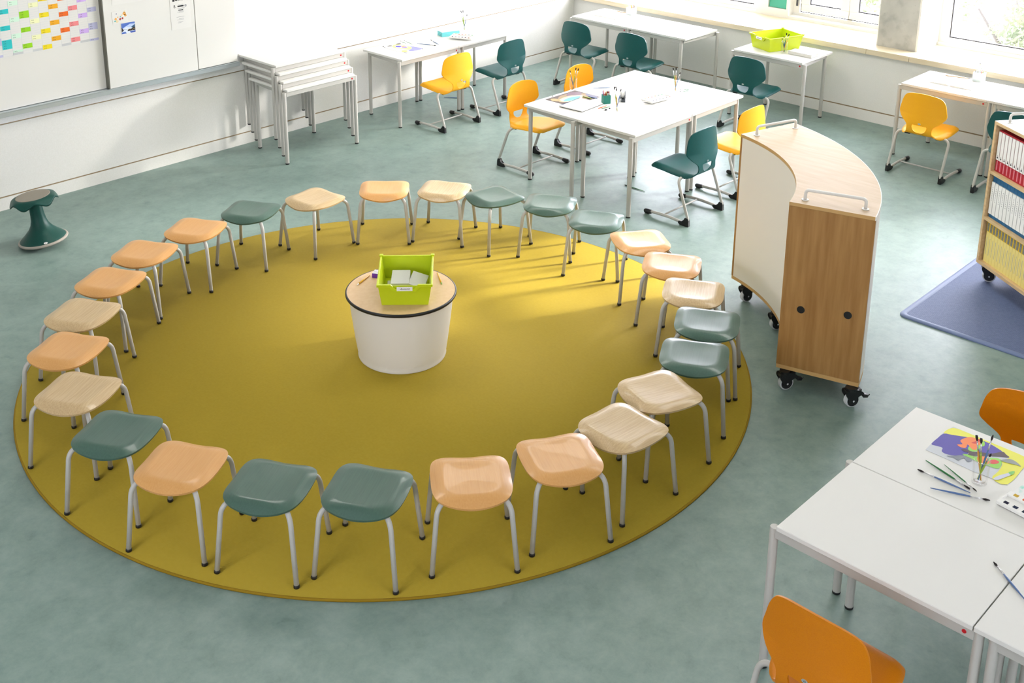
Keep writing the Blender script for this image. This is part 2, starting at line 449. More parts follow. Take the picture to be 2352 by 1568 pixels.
# outside: ground and trees
bm = B(); box(bm, 12.2, 60, -30, 40, -4.2, -4.0); struct('ground', bm, 'ground')
def tree(x, y, zc, r, n, m, label):
    t = thing('tree', label, 'tree', (x, y, -4), 0, 'trees outside the windows')
    bm = B(); tube(bm, [(0,0,0), (.05,.03,1.5), (-.05,.1,zc+4)], [.16,.13,.06], 10)
    for k in range(5):
        a = random.uniform(0, 2*PI); tube(bm, [(0,0,zc+2.6), (math.cos(a)*r*.35, math.sin(a)*r*.35, zc+3.6), (math.cos(a)*r*.7, math.sin(a)*r*.7, zc+4.4)], [.06,.04,.015], 6)
    obj('trunk', bm, 'bark', t)
    bm = B()
    cl = [(Vector((random.gauss(0, r*.42), random.gauss(0, r*.42), zc+4+random.gauss(0, r*.4))), random.uniform(.25, .5)*r) for _ in range(16)]
    for k in range(n):
        c, rr = random.choice(cl)
        d = Vector((random.gauss(0,1), random.gauss(0,1), random.gauss(0,1))).normalized()*rr*random.uniform(.55, 1)
        p = c + d; s = random.uniform(.035, .075)
        u = Vector((random.gauss(0,1), random.gauss(0,1), random.gauss(0,1))).normalized(); v = u.orthogonal().normalized()
        quad(bm, [p, p+u*s+v*s*.35, p+u*s*2, p+u*s-v*s*.35])
    obj('foliage', bm, m, t, recalc=False)
tree(16.5, 5.25, -.1, 1.5, 9000, 'foliage2', 'pale green tree outside, seen through the right end of the big window')
tree(20.0, 9.0, .2, 1.5, 6000, 'foliage2', 'green tree outside the double window, left of the concrete pillar')
# ------------------------------------------------------------------ rug and mat
KR = 1 - .012/3.75
RC = (4.403*KR, 5.146*KR); RR = 2.268
t = thing('round_rug', 'large round mustard yellow rug under the ring of stools', 'rug', (RC[0], RC[1], 0))
bm = B(); lathe(bm, [(0, .012), (RR-.010, .012), (RR-.010, 0), (0, 0)], 200); obj('rug_pile', bm, 'rug', t)
bm = B(); lathe(bm, [(RR-.0098, .0005), (RR-.0098, .0119), (RR-.004, .0108), (RR, .006), (RR-.001, .0003), (RR-.0098, .0005)], 200); obj('bound_edge', bm, 'rug_edge', t)

def rrect(x0, x1, y0, y1, r, n=6):
    p = []
    for cx, cy, a in ((x1-r, y1-r, 0), (x0+r, y1-r, 90), (x0+r, y0+r, 180), (x1-r, y0+r, 270)):
        for k in range(n+1):
            q = R(a + 90*k/n); p.append((cx+r*math.cos(q), cy+r*math.sin(q)))
    return p
t = thing('floor_mat', 'ribbed blue floor mat with raised border under the binder bookcase', 'mat', (8.25, 1.75, 0))
hx, hy = 1.045, 1.32
bm = B(); prism(bm, rrect(-hx+.03, hx-.03, -hy+.03, hy-.03, .03), 0, .011); obj('ribbed_surface', bm, 'mat_blue', t)
bm = B(); oc = []
for ins, z in ((.045, .010), (.036, .0155), (.02, .0165), (.006, .013), (0, .006), (.001, 0)):
    oc.append([bm.verts.new((*q, z)) for q in rrect(-hx+ins, hx-ins, -hy+ins, hy-ins, .06-ins*.8)])
for a, b in zip(oc, oc[1:]):
    for k in range(len(a)):
        f = bm.faces.new((a[k], a[(k+1)%len(a)], b[(k+1)%len(a)], b[k])); f.smooth = True
obj('border', bm, 'mat_edge', t)

# ------------------------------------------------------------------ stools
ST = [(4.648,7.012,-60.4),(4.163,7.006,-60.2),(3.69,6.903,-59.7),(3.297,6.656,-60.9),(2.942,6.354,-60.5),(2.667,5.996,-60.0),(2.482,5.517,-60.3),(2.432,5.002,-59.9),(2.507,4.519,-60.0),(2.722,4.08,-60.1),(3.021,3.722,-60.2),(3.424,3.432,-40.0),(3.861,3.248,-30.3),(4.29,3.188,-95.1),(4.71,3.263,-110.3),(5.171,3.357,-60.8),(5.564,3.535,-60.4),(5.856,3.837,-60.4),(6.099,4.181,-60.4),(6.267,4.573,-35.2),(6.345,5.037,-60.7),(6.353,5.5,-60.0),(6.162,5.904,-100.3),(5.981,6.287,-60.6),(5.654,6.633,-45.2),(5.144,6.862,-85.1)]
def stool():
    t = thing('stool', '', 'stool')
    a = .192
    def h(u, v):
        e = max(abs(u), abs(v))
        if e < 1e-6: return (0, 0, .397, 0)
        qx, qy = u/e, v/e
        nn = 3.5 if qy < 0 else 4.6
        k = 1/((abs(qx)**nn + abs(qy)**nn)**(1/nn))
        c2 = qx*qx/(qx*qx + qy*qy); s2 = 1-c2
        drop = .004 + (.036 if qy < 0 else .019)*s2**2 + .016*c2**2
        s = max(0, (e-.70)/.30); z = .397 + .005*min(1, e/.70)**2 - drop*s**1.5
        return (a*u*k*1.01, a*v*k*(.97 if v > 0 else 1.06), z, e)
    bm = B(); n = 28
    topv = [[None]*(n+1) for _ in range(n+1)]; botv = [[None]*(n+1) for _ in range(n+1)]
    f = lambda i: math.sin((i/n-.5)*PI)*.35 + (i/n-.5)*2*.65
    for i in range(n+1):
        for j in range(n+1):
            x, y, z, e = h(f(i), f(j))
            topv[i][j] = bm.verts.new((x, y, z)); w = .985
            botv[i][j] = bm.verts.new((x*w, y*w, z-.0115))
    for i in range(n):
        for j in range(n):
            q = bm.faces.new((topv[i][j], topv[i+1][j], topv[i+1][j+1], topv[i][j+1])); q.smooth = True
            q = bm.faces.new((botv[i][j], botv[i][j+1], botv[i+1][j+1], botv[i+1][j])); q.smooth = True
    per = [(i, 0) for i in range(n)] + [(n, j) for j in range(n)] + [(i, n) for i in range(n, 0, -1)] + [(0, j) for j in range(n, 0, -1)]
    for k in range(len(per)):
        i, j = per[k]; i2, j2 = per[(k+1) % len(per)]
        q = bm.faces.new((topv[i][j], botv[i][j], botv[i2][j2], topv[i2][j2])); q.smooth = True
    obj('seat', bm, 'seat_orange', t, 50)
    for sx in (-1, 1):
        for sy in (-1, 1):
            bm = B()
            p = fillet([(sx*.203, sy*.204, .004), (sx*.172, sy*.172, .366), (sx*.05, sy*.05, .377)], .062, 8)
            tube(bm, p, .0125, 14); lg = obj('leg', bm, 'frame', t)
            bm = B(); d = Vector((-sx*.031, -sy*.032, .362)).normalized(); p0 = Vector((sx*.203, sy*.204, 0))
            tube(bm, [p0+d*.0020, p0+d*.005, p0+d*.016, p0+d*.019], [.0130, .0152, .0148, .0128], 14); obj('foot_cap', bm, 'black', lg)
    bm = B(); tube(bm, [(-.055,-.055,.3755), (.055,.055,.3755)], .0115, 10); tube(bm, [(-.055,.055,.3755), (.055,-.055,.3755)], .0115, 10)
    obj('seat_support', bm, 'frame', t)
    return t
s0 = stool()
kinds = 'TOOOLOLTOTTOOLLTTLOOTTTLOL'
desc = {
0:'teal stool at the back left, between an orange and a light wood stool',
1:'orange stool just left of the back-left teal stool',
2:'middle one of three orange stools in a row at the left rear',
3:'orange stool just behind the rear light wood stool on the left side of the ring',
4:'light wood stool on the far left, between two orange stools',
5:'orange stool at the left edge, between two light wood stools',
6:'light wood stool at the left edge, directly behind a dark teal stool',
7:'dark teal stool at the left front of the ring, between light wood and orange stools',
8:'orange stool at the front left, between two dark teal stools',
9:'left of the two neighbouring dark teal stools at the very front',
10:'right of the two neighbouring dark teal stools at the very front',
11:'front orange stool directly beside the right-hand front teal stool',
12:'front right orange stool beside a diagonal light wood stool',
13:'light wood stool turned diagonally, right next to the front right orange stool',
14:'light wood stool turned diagonally, right in front of a teal stool on the right',
15:'nearer of two teal stools on the right, beside the diagonal light wood stools',
16:'farther of two teal stools on the right, in front of the wooden curved cabinet',
17:'light wood stool on the right, between an orange and a teal stool by the cabinet',
18:'orange stool on the right, just behind a light wood stool by the curved cabinet',
19:'turned orange stool on the right rear, beside the row of three pale teal stools',
20:'pale teal stool at the right end of the rear teal trio, beside an orange stool',
21:'middle pale teal stool of the rear trio in front of the table group',
22:'pale teal stool turned diagonally, beside the rear light wood stool',
23:'rear light wood stool between an orange stool and the diagonal teal stool',
24:'rearmost orange stool between two light wood stools',
25:'rear light wood stool turned diagonally, beside the back-left teal stool'}
for i, (x, y, a) in enumerate(ST):
    loc = (x*KR, y*KR, .012)
    if i == 0:
        o = s0; o.location = loc; o.rotation_euler = (0, 0, R(a)); o['label'] = desc[0]; o['group'] = 'stools in a ring on the rug'
    else: o = dup(s0, loc, R(a), desc[i], 'stools in a ring on the rug')
for i, o in enumerate([s0] + [q for q in COL.objects if q.name.startswith('stool.')]):
    k = kinds[i]
    if k != 'O': recolour(o, ('seat',), {'T': 'seat_teal', 'L': 'seat_light'}[k])

# ------------------------------------------------------------------ tables (front faces local -y)
HT = .72; LX, BX, LY = .42, .33, .283
def table():
    t = thing('table', '', 'table')
    bm = B(); box(bm, -.40, .40, -.3065, .3065, .698, HT, 0, .0025, 1); obj('tabletop', bm, 'top', t)
    def rail(p, q, w, name):
        p, q = Vector(p), Vector(q); d = q-p; L = d.length; an = math.atan2(d.y, d.x)
        mx = Matrix.Translation(p) @ Matrix.Rotation(an, 4, 'Z')
        bm = B(); box(bm, .012, L-.012, -w/2, w/2, .656, .6975, 0, .002, 1, mx); return obj(name, bm, 'frame', t)
    fr = rail((-LX, -LY-.004, 0), (LX, -LY-.004, 0), .026, 'front_rail')
    rail((-BX, LY, 0), (BX, LY, 0), .026, 'back_rail')
    rail((-.383, -LY, 0), (-.345, LY, 0), .022, 'side_rail'); rail((.383, -LY, 0), (.345, LY, 0), .022, 'side_rail')
    bm = B(); tube(bm, [(.372, -LY-.016, .677), (.372, -LY-.0185, .677)], .0085, 20); obj('button', bm, 'red', fr)
    for x, y in ((-LX, -LY), (LX, -LY), (-BX, LY), (BX, LY)):
        bm = B(); lathe(bm, [(0, .012), (.0185, .012), (.0185, .694), (.0172, .6975), (0, .6975)], 20, (x, y)); lg = obj('leg', bm, 'frame', t, 60)
        bm = B(); lathe(bm, [(0, 0), (.018, 0), (.0195, .003), (.0195, .010), (.018, .0125), (0, .0125)], 20, (x, y)); obj('foot_cap', bm, 'black', lg, 60)
    return t
t0 = table(); tables = [t0]
def place_table(x, y, deg, label, group, z=0.0):
    if not t0.get('label'):
        t0.location = (x, y, z); t0.rotation_euler = (0, 0, R(deg)); tag(t0, label, None, group); return t0
    return dup(t0, (x, y, z), R(deg), label, group)
G = 'tables pushed together in the middle'
place_table(7.72, 5.745, 0, 'white table at the near corner of the central table group', G)
place_table(7.72, 6.362, 0, 'white table at the left of the central group, with the sketchbook on it', G)
place_table(8.525, 5.745, 180, 'white table at the right of the central group, with the pale painting on it', G)
place_table(8.525, 6.362, 180, 'white table at the far corner of the central group, empty apart from a brush', G)
G = 'stack of four tables'
for k, lab in enumerate(['lowest white table of the stack by the whiteboard', 'second white table from the bottom of the stack by the whiteboard', 'third white table from the bottom of the stack by the whiteboard', 'topmost white table of the stack by the whiteboard']):
    place_table(6.512 + .004*k, 8.814 + .0585*k, 0, lab, G, .0662*k)
G = 'tables along the long left wall'
place_table(7.985, 8.880, 0, 'white table at the left wall with a purple and yellow painting on it', G)
place_table(8.790, 8.880, 180, 'white table at the left wall with the turquoise box on it', G)
G = 'tables along the window wall'
place_table(10.625, 8.255, -90, 'white table in the far corner with an open book, under the windows', G)
place_table(10.625, 7.450, 90, 'bare white table beside the far corner table, under the windows', G)
place_table(10.625, 6.045, -90, 'single white table carrying the lime bin, below the windows', G)
place_table(10.630, 4.212, -90, 'white table below the big right window with an open book', G)
place_table(10.630, 3.407, 90, 'white table at the right frame edge, joined to the table with the open book', G)
G = 'tables in the right foreground'
o_ = place_table(4.044, 1.583, -90, 'empty white table nearest the camera, with a yellow chair shaded to orange at it', G); o_.scale = (1, 1.03, 1)
o_ = place_table(4.678, 1.583, -90, 'foreground white table carrying the colourful painting and brushes', G); o_.scale = (1, 1.03, 1)
o_ = place_table(4.044, .778, 90, 'white foreground table cut off by the right lower frame edge', G); o_.scale = (1, 1.03, 1)

# ------------------------------------------------------------------ chairs (front local +y, heel at y=0)
PR = [(.432,.398),(.428,.414),(.412,.425),(.385,.430),(.33,.430),(.26,.426),(.19,.418),(.12,.409),(.07,.403),(.035,.402),(.010,.415),(-.002,.445),(-.002,.49),(.003,.54),(.009,.59),(.016,.65),(.021,.70),(.024,.738),(.026,.757),(.027,.769),(.027,.776),(.027,.779)]
HW = [.135,.165,.188,.203,.216,.220,.218,.207,.186,.152,.126,.116,.124,.182,.216,.208,.196,.176,.150,.110,.062,.022]
NS = 8
def chair(cm):
    t = thing('chair', '', 'chair')
    pts = catmull([(p[0], p[1], w) for p, w in zip(PR, HW)], NS)
    n = len(pts)
    i_sl0 = 10*NS + 3; i_sl1 = 12*NS; i_split = 10*NS
    tc = .38; half = [i/9*tc for i in range(10)] + [tc + (i+1)/9*(1-tc) for i in range(9)]
    ts = [-a for a in reversed(half[1:])] + half
    nc = len(ts); c0, c1 = ts.index(-tc) if -tc in ts else 9, None
    ci = [k for k, a in enumerate(ts) if abs(abs(a)-tc) < 1e-9]
    def hwf(i):
        if i < i_sl0-6 or i > i_sl1+6: return .05
        u = (i-i_sl0)/(i_sl1-i_sl0); u = max(0, min(1, u))
        return .018 + .052*(1-(1-u)**2)**.7*(1 - .08*max(0, u-.85)/.15)
    def P(i, tt, off):
        y, z, w = pts[i]
        a = pts[max(i-1, 0)]; b = pts[min(i+1, n-1)]
        dy, dz = b[0]-a[0], b[1]-a[1]; l = math.hypot(dy, dz); ny, nz = -dz/l, dy/l     # normal (outer/under side)
        hwi = min(hwf(i), w*.6)
        x = hwi*tt/tc if abs(tt) <= tc else math.copysign(hwi + (w-hwi)*(abs(tt)-tc)/(1-tc), tt)
        q = (x/.2)**2
        fb = max(0, min(1, (z-.43)/.15)); fs = 0
        y2 = y + .038*q*fb
        roll = .026*max(0, (abs(tt)-.78)/.22)**2 * max(0, min(1, (i_split-2-i)/12)) * min(1, i/24)
        z2 = z + (.010*q*max(0, min(1, (i_split+10-i)/20, (i-12)/14)) if i < i_split+10 else 0) - (.006*q*max(0, 1-i/20)) - roll
        return Vector((x, y2 + ny*off, z2 + nz*off))
    def shell(r0, r1, name):
        bm = B(); A = {}; Bt = {}
        for i in range(r0, r1+1):
            for k, tt in enumerate(ts):
                A[i, k] = bm.verts.new(P(i, tt, 0)); Bt[i, k] = bm.verts.new(P(i, tt, .0095))
        def hole(i, k): return i_sl0 <= i < i_sl1 and ci[0] <= k < ci[1]
        for i in range(r0, r1):
            for k in range(nc-1):
                if hole(i, k): continue
                for q in ((A[i,k], A[i,k+1], A[i+1,k+1], A[i+1,k]), (Bt[i,k], Bt[i+1,k], Bt[i+1,k+1], Bt[i,k+1])):
                    f = bm.faces.new(q); f.smooth = True
                for (di, dk, e0, e1) in ((-1, 0, (i,k), (i,k+1)), (1, 0, (i+1,k+1), (i+1,k)), (0, -1, (i+1,k), (i,k)), (0, 1, (i,k+1), (i+1,k+1))):
                    i2, k2 = i+di, k+dk
                    out = i2 < 0 or i2 >= n-1 or k2 < 0 or k2 >= nc-1 or hole(i2, k2)
                    if out:
                        f = bm.faces.new((A[e0], Bt[e0], Bt[e1], A[e1])); f.smooth = True
        return obj(name, bm, cm, t, 60)
    shell(0, i_split, 'seat'); bk = shell(i_split, n-1, 'backrest')
    # maker's plate
    bm = B(); mx = Matrix.Translation((0, -.0125, .507)) @ Matrix.Rotation(R(90), 4, 'X')
    prism(bm, [(.0125*math.cos(2*PI*k/20), .0075*math.sin(2*PI*k/20)) for k in range(20)], -.002, .001)
    bmesh.ops.transform(bm, matrix=mx, verts=bm.verts[:])
    text_into(bm, 'VS', .011, mx @ Matrix.Translation((0, 0, .0012)), 1)
    obj('badge', bm, ['alu', 'dark_grey'], bk, recalc=False)
    for sx in (-1, 1):
        X = sx*.248
        bm = B()
        p = fillet([(X, .385, .026), (X, .20, .036), (X, .018, .022), (X, -.020, .048), (X-sx*.004, .104, .378), (sx*.10, .105, .380), (sx*.02, .105, .380)], [.08, .03, .03, .055, .02], 8)
        tube(bm, p, .0125, 14); lg = obj('leg', bm, 'frame', t)
        bm = B(); tube(bm, [(X,.345,.026),(X,.350,.025),(X,.375,.0215),(X,.400,.021),(X,.412,.021),(X,.420,.020)], [.014,.0175,.0205,.021,.018,.010], 14); obj('toe_cap', bm, 'black', lg)
        bm = B()
        prof = [(-.030,.0),(.05,.0),(.070,.012),(.072,.030),(.050,.036),(.030,.036),(.016,.046),(.008,.074),(-.020,.074),(-.028,.05)]
        a = [bm.verts.new((X-.0155, q[0], q[1])) for q in prof]; b = [bm.verts.new((X+.0155, q[0], q[1])) for q in prof]
        bm.faces.new(a); bm.faces.new(list(reversed(b)))
        for k in range(len(prof)): bm.faces.new((a[k], b[k], b[(k+1)%len(prof)], a[(k+1)%len(prof)]))
        bmesh.ops.bevel(bm, geom=bm.edges[:], offset=.0035, segments=2, affect='EDGES', clamp_overlap=True)
        obj('heel_clip', bm, 'black', lg, 40)
        bm = B(); box(bm, sx*.145-.026, sx*.145+.026, .086, .124, .362, .387, 0, .006, 2); obj('mounting_block', bm, 'black', t, 40)
    bm = B(); tube(bm, [(-.248, .225, .034), (.248, .225, .034)], .0068, 10); obj('crossbar', bm, 'frame', t)
    return t
proto = {}
def place_chair(c, x, y, deg, label, group):
    if c not in proto:
        o = proto[c] = chair('chair_' + c); o.location = (x, y, 0); o.rotation_euler = (0, 0, R(deg)); return tag(o, label, None, group)
    return dup(proto[c], (x, y, 0), R(deg), label, group)
G = 'chairs at the left wall tables'
place_chair('yellow', 8.012, 8.164, 0, 'yellow chair at the left wall table with the purple painting', G)
place_chair('teal', 8.812, 8.162, 0, 'teal chair at the left wall table with the turquoise box', G)
G = 'chairs at the window tables'
place_chair('teal', 9.894, 8.270, -90, 'teal chair in the far corner, at the table with the open book', G)
place_chair('teal', 9.894, 7.490, -90, 'teal chair at the bare table beside the far corner table', G)
place_chair('teal', 9.895, 6.041, -90, 'teal chair at the table with the lime bin', G)
place_chair('yellow', 9.886, 4.206, -90, 'yellow chair on the right, at the window table with the open book', G)
place_chair('teal', 9.885, 3.417, -90, 'teal chair half hidden behind the binder bookcase', G)
G = 'chairs around the central tables'
place_chair('yellow', 7.708, 7.084, 180, 'amber yellow chair facing us at the left of the central table group', G)
place_chair('yellow', 8.514, 7.081, 180, 'amber yellow chair behind the central tables, only its backrest showing above them', G)
place_chair('teal', 7.735, 5.016, 0, 'teal chair in front of the central table group, back towards us', G)
place_chair('yellow', 8.527, 5.048, 0, 'yellow chair half hidden by the curved cabinet', G)
G = 'chairs at the foreground tables'
place_chair('orange', 3.297, 1.583, -90, 'yellow chair, shaded to orange, at the bottom right, nearest the camera', G)
place_chair('orange', 5.415, 1.600, 90, 'yellow chair, shaded to orange, at the right frame edge, beyond the foreground painting', G)

# ------------------------------------------------------------------ wobble stool
t = thing('wobble_stool', 'teal wobble stool with grey seat pad standing by the left wall', 'stool', (3.640, 8.395, .006))
bm = B(); lathe(bm, [(.180,.040),(.176,.050),(.160,.066),(.125,.096),(.092,.130),(.070,.165),(.058,.205),(.053,.25),(.051,.30),(.053,.345),(.058,.375),(.02,.38),(0,.38)], 56); bs = obj('pedestal', bm, 'wob', t)
bm = B(); lathe(bm, [(0,.0),(.06,.002),(.12,.010),(.165,.022),(.186,.032),(.190,.040),(.186,.048),(.176,.050)], 56); obj('base_ring', bm, 'wob_ring', t)
bm = B()
def wobf(u, v, th=0.0):
    a = 2*PI*v; r = u
    lobe = .5 + .5*math.cos(6*(a+.35))
    rad = .186*r; z = .405 - .006*(1-r)**2
    s = max(0, (r-.72)/.28)
    z -= (.018 + .034*lobe)*s**1.6; rad *= 1 - .06*s*(1-lobe) - .02*lobe*s
    return (rad*math.cos(a), rad*math.sin(a), z-th)
N = 96; rr = [.001, .2, .4, .6, .7, .76, .82, .87, .91, .94, .97, .99, 1.0]
ra = [[bm.verts.new(wobf(q, k/N)) for k in range(N)] for q in rr]; rb = [[bm.verts.new(wobf(q, k/N, .012)) for k in range(N)] for q in rr]
for S_, fl in ((ra, 1), (rb, -1)):
    for i in range(len(rr)-1):
        for k in range(N):
            f = bm.faces.new((S_[i][k], S_[i][(k+1)%N], S_[i+1][(k+1)%N], S_[i+1][k])); f.smooth = True
for k in range(N):
    f = bm.faces.new((ra[-1][k], ra[-1][(k+1)%N], rb[-1][(k+1)%N], rb[-1][k])); f.smooth = True
st = obj('seat', bm, 'wob', t)
bm = B(); lathe(bm, [(0,.4015),(.05,.4022),(.10,.4045),(.126,.4068),(.131,.406),(.131,.400)], 56); obj('seat_pad', bm, 'wob_pad', st)
bm = B(); mx = Matrix.Rotation(R(-108), 4, 'Z') @ Matrix.Translation((.1725, 0, .060)) @ Matrix.Rotation(R(50), 4, 'Y') @ Matrix.Rotation(R(90), 4, 'Z')
prism(bm, [(.014*math.cos(2*PI*k/20), .0075*math.sin(2*PI*k/20)) for k in range(20)], -.004, .002); bmesh.ops.transform(bm, matrix=mx, verts=bm.verts[:])
text_into(bm, 'VS', .011, mx @ Matrix.Translation((0, 0, .0022)), 1); obj('badge', bm, ['label', 'dark_grey'], bs, recalc=False)
ax = Vector((.7104, .7038, 0)); t.rotation_mode = 'QUATERNION'; t.rotation_quaternion = Matrix.Rotation(R(-7), 3, ax).to_quaternion()

# ------------------------------------------------------------------ drum table
DC = (4.458, 5.092); DZ = .455
t = thing('drum_table', 'white drum table with beech top and black edge in the middle of the rug', 'table', (DC[0], DC[1], .012))
bm = B(); lathe(bm, [(0,.0),(.268,.0),(.280,.002),(.283,.010),(.280,.020),(.285,.045),(.296,.12),(.309,.22),(.322,.33),(.331,.42),(.20,.425),(0,.425)], 96); obj('drum_body', bm, 'drum', t, 40)
bm = B(); lathe(bm, [(0,.425),(.343,.425),(.343,.4435),(0,.4435)], 96); obj('tabletop', bm, 'beech', t, 40)
bm = B(); lathe(bm, [(.343,.423),(.349,.424),(.3525,.429),(.3525,.439),(.349,.444),(.3435,.4442),(.3425,.4436)], 96); obj('edge_band', bm, 'black', t)
DZ = .4555

# ------------------------------------------------------------------ curved cabinet
def arc(c, r, a0, a1, n): return [(c[0]+r*math.cos(R(a0+(a1-a0)*k/n)), c[1]+r*math.sin(R(a0+(a1-a0)*k/n))) for k in range(n+1)]
CC = (5.453, 4.394); RI, RO, A0, A1 = 1.262, 1.752, -74.2, -15.2
t = thing('curved_cabinet', 'curved white and oak cabinet on castors to the right of the stool ring', 'cabinet', (CC[0], CC[1], 0))
Z_ = (0, 0)
def sector(r0, r1, a0, a1, z0, z1, n=40, mi=0, ms=None):
    bm = B(); prism(bm, arc(Z_, r1, a0, a1, n) + list(reversed(arc(Z_, r0, a0, a1, n))), z0, z1, mi, ms); return bm
bm = sector(RI, RO-.004, A0, A1, 1.188, 1.21, 48, 0, 1); obj('cabinet_top', bm, ['birch', 'wood_edge'], t)
bm = sector(RO-.004, RO, A0, A1, 1.188, 1.2102, 48); obj('top_edge', bm, 'cab_white', t)
bm = sector(RI+.002, RO, A0, A1, .13, .155, 48); obj('bottom_board', bm, 'wood_edge', t)
def radial_panel(a, th, z0, z1, r0, r1, m):
    bm = B(); an = R(a); mx = Matrix.Rotation(an, 4, 'Z'); box(bm, r0, r1, -th/2, th/2, z0, z1, 0, 0, 1, mx); return bm
da = math.degrees(.010/1.5)
pn = obj('end_panel', radial_panel(A0+da, .02, .156, 1.187, RI+.001, RO-.001, 0), 'oak', t)
obj('end_panel', radial_panel(A1-da, .02, .156, 1.187, RI+.001, RO-.001, 0), 'oak', t)
bm = sector(RI, RI+.012, A0+2*da, A1-2*da, .156, 1.187, 48); obj('curved_panel', bm, 'cab_white', t)
bm = sector(RO-.012, RO-.001, A0+2*da, A1-2*da, .156, 1.187, 48); obj('curved_panel', bm, 'cab_white', t)
for rr_, zz in ((RI+.12, .545), (RO-.10, .575)):
    bm = B(); mx = Matrix.Rotation(R(A0), 4, 'Z'); tube(bm, [mx @ Vector((rr_, .004, zz)), mx @ Vector((rr_, -.003, zz))], .023, 28); obj('plug', bm, 'black', pn)
for a in (A0+3.2, A1-3.2):
    an = R(a); mx = Matrix.Rotation(an, 4, 'Z')
    bm = B(); p = fillet([(RI+.075, 0, 1.21), (RI+.075, 0, 1.272), (RO-.075, 0, 1.272), (RO-.075, 0, 1.21)], .025, 7)
    tube(bm, [mx @ q for q in p], .0095, 12)
    for rr_ in (RI+.075, RO-.075): tube(bm, [mx @ Vector((rr_, 0, 1.21)), mx @ Vector((rr_, 0, 1.214))], .021, 20)
    obj('handle', bm, 'handle', t)
def caster(parent, x, y, deg, zt, zf=0.0):
    mx = Matrix.Translation((x, y, zf)) @ Matrix.Rotation(R(deg), 4, 'Z')
    bm = B(); tube(bm, [mx @ Vector((0, q, .045)) for q in (-.016, -.013, .013, .016)], [.041, .045, .045, .041], 40)
    w = obj('caster', bm, 'tyre', parent, 40)
    bm = B(); tube(bm, [mx @ Vector((0, q, .045)) for q in (-.0175, .0175)], .0365, 40); obj('wheel_disc', bm, 'black_soft', w, 40)
    bm = B()
    tube(bm, [mx @ Vector((-.012, 0, zt-.022)), mx @ Vector((-.012, 0, zt))], .031, 28)
    out = catmull([(-.050, zt-.012, 0), (.0, zt-.010, 0), (.030, zt-.014, 0), (.060, zt-.032, 0), (.066, zt-.046, 0), (.050, zt-.050, 0), (.030, .068, 0), (.024, .045, 0), (.010, .026, 0), (-.010, .026, 0), (-.026, .040, 0), (-.036, .062, 0), (-.050, .085, 0), (-.055, zt-.025, 0), (-.050, zt-.012, 0)], 4)[:-1]
    for s in (-1, 1):
        a = [bm.verts.new(mx @ Vector((q[0], s*.0185, q[1]))) for q in out]; b = [bm.verts.new(mx @ Vector((q[0], s*.0255, q[1]))) for q in out]
        bm.faces.new(a); bm.faces.new(list(reversed(b)))
        for k in range(len(out)): bm.faces.new((a[k], b[k], b[(k+1)%len(out)], a[(k+1)%len(out)]))
    tp = [q for q in out if q[1] > zt-.047]
    box(bm, -.050, .052, -.0185, .0185, zt-.034, zt-.0135, 0, 0, 1, mx)
    obj('housing', bm, 'black', w, 40)
    bm = B(); tube(bm, [mx @ Vector((0, -.0262, .045)), mx @ Vector((0, .0262, .045))], .006, 16); obj('axle', bm, 'tyre', w)
    bm = B(); box(bm, .050, .086, -.015, .015, zt-.056, zt-.036, 0, .004, 2, mx @ Matrix.Rotation(R(16), 4, 'Y')); tube(bm, [mx @ Vector((.080, 0, zt-.082)), mx @ Vector((.104, 0, zt-.086)), mx @ Vector((.122, 0, zt-.068))], .003, 8); obj('brake_lever', bm, 'black', w, 40)
for (x, y, dg) in ((5.815, 3.115, -30), (5.915, 2.735, -30), (6.667, 3.93, -20), (7.10, 3.85, -20), (6.45, 3.56, -30), (6.78, 3.26, -25)):
    caster(t, x-CC[0], y-CC[1], dg, .128)

# ------------------------------------------------------------------ binder bookcase
BA = math.degrees(math.atan2(-.466, -.328)); BL, BD = 1.02, .42     # local +x along the front, local +y into the case
BO = Vector((8.145, 2.932, .0135))
t = thing('bookcase', 'oak bookcase with a white top on castors, filled with coloured binders', 'bookcase', BO, R(BA))
zb, zt = .13, 1.21; s1, s2 = .495, .845
bm = B(); box(bm, 0, BL, 0, BD, zt-.022, zt, 1); box(bm, .001, BL-.001, .001, BD-.001, zt-.001, zt+.0006, 0); obj('bookcase_top', bm, ['top', 'oak_light'], t)
bm = B(); box(bm, 0, BL, 0, BD, zb, zb+.024); obj('bottom_board', bm, 'oak_light', t)
for x in (0, BL-.022):
    bm = B(); box(bm, x, x+.022, .0005, BD, zb+.0245, zt-.0225); obj('side_panel', bm, 'oak_light', t)
for z in (s1, s2):
    bm = B(); box(bm, .0225, BL-.0225, .001, BD-.02, z-.022, z); obj('shelf', bm, 'oak_light', t)
bm = B(); box(bm, .0225, BL-.0225, BD-.014, BD-.001, zb+.025, zt-.023); obj('back_panel', bm, 'oak_light', t)
bm = B(); tube(bm, fillet([(.06,.075,zt), (.06,.075,zt+.062), (.06,BD-.07,zt+.062), (.06,BD-.07,zt)], .025, 7), .0095, 12)
for y in (.075, BD-.07): tube(bm, [(.06, y, zt), (.06, y, zt+.004)], .021, 20)
obj('handle', bm, 'handle', t)
for x, y, dg in ((.07, .07, 60), (.07, BD-.07, 40), (BL-.07, .07, 60), (BL-.07, BD-.07, 40)): caster(t, x, y, dg, .128)
MXB = Matrix.Translation(BO) @ Matrix.Rotation(R(BA), 4, 'Z')
ORD = ['first', 'second', 'third', 'fourth', 'fifth', 'sixth', 'seventh', 'eighth', 'ninth', 'tenth', 'eleventh', 'twelfth', 'thirteenth', 'fourteenth', 'fifteenth', 'sixteenth', 'seventeenth', 'eighteenth']
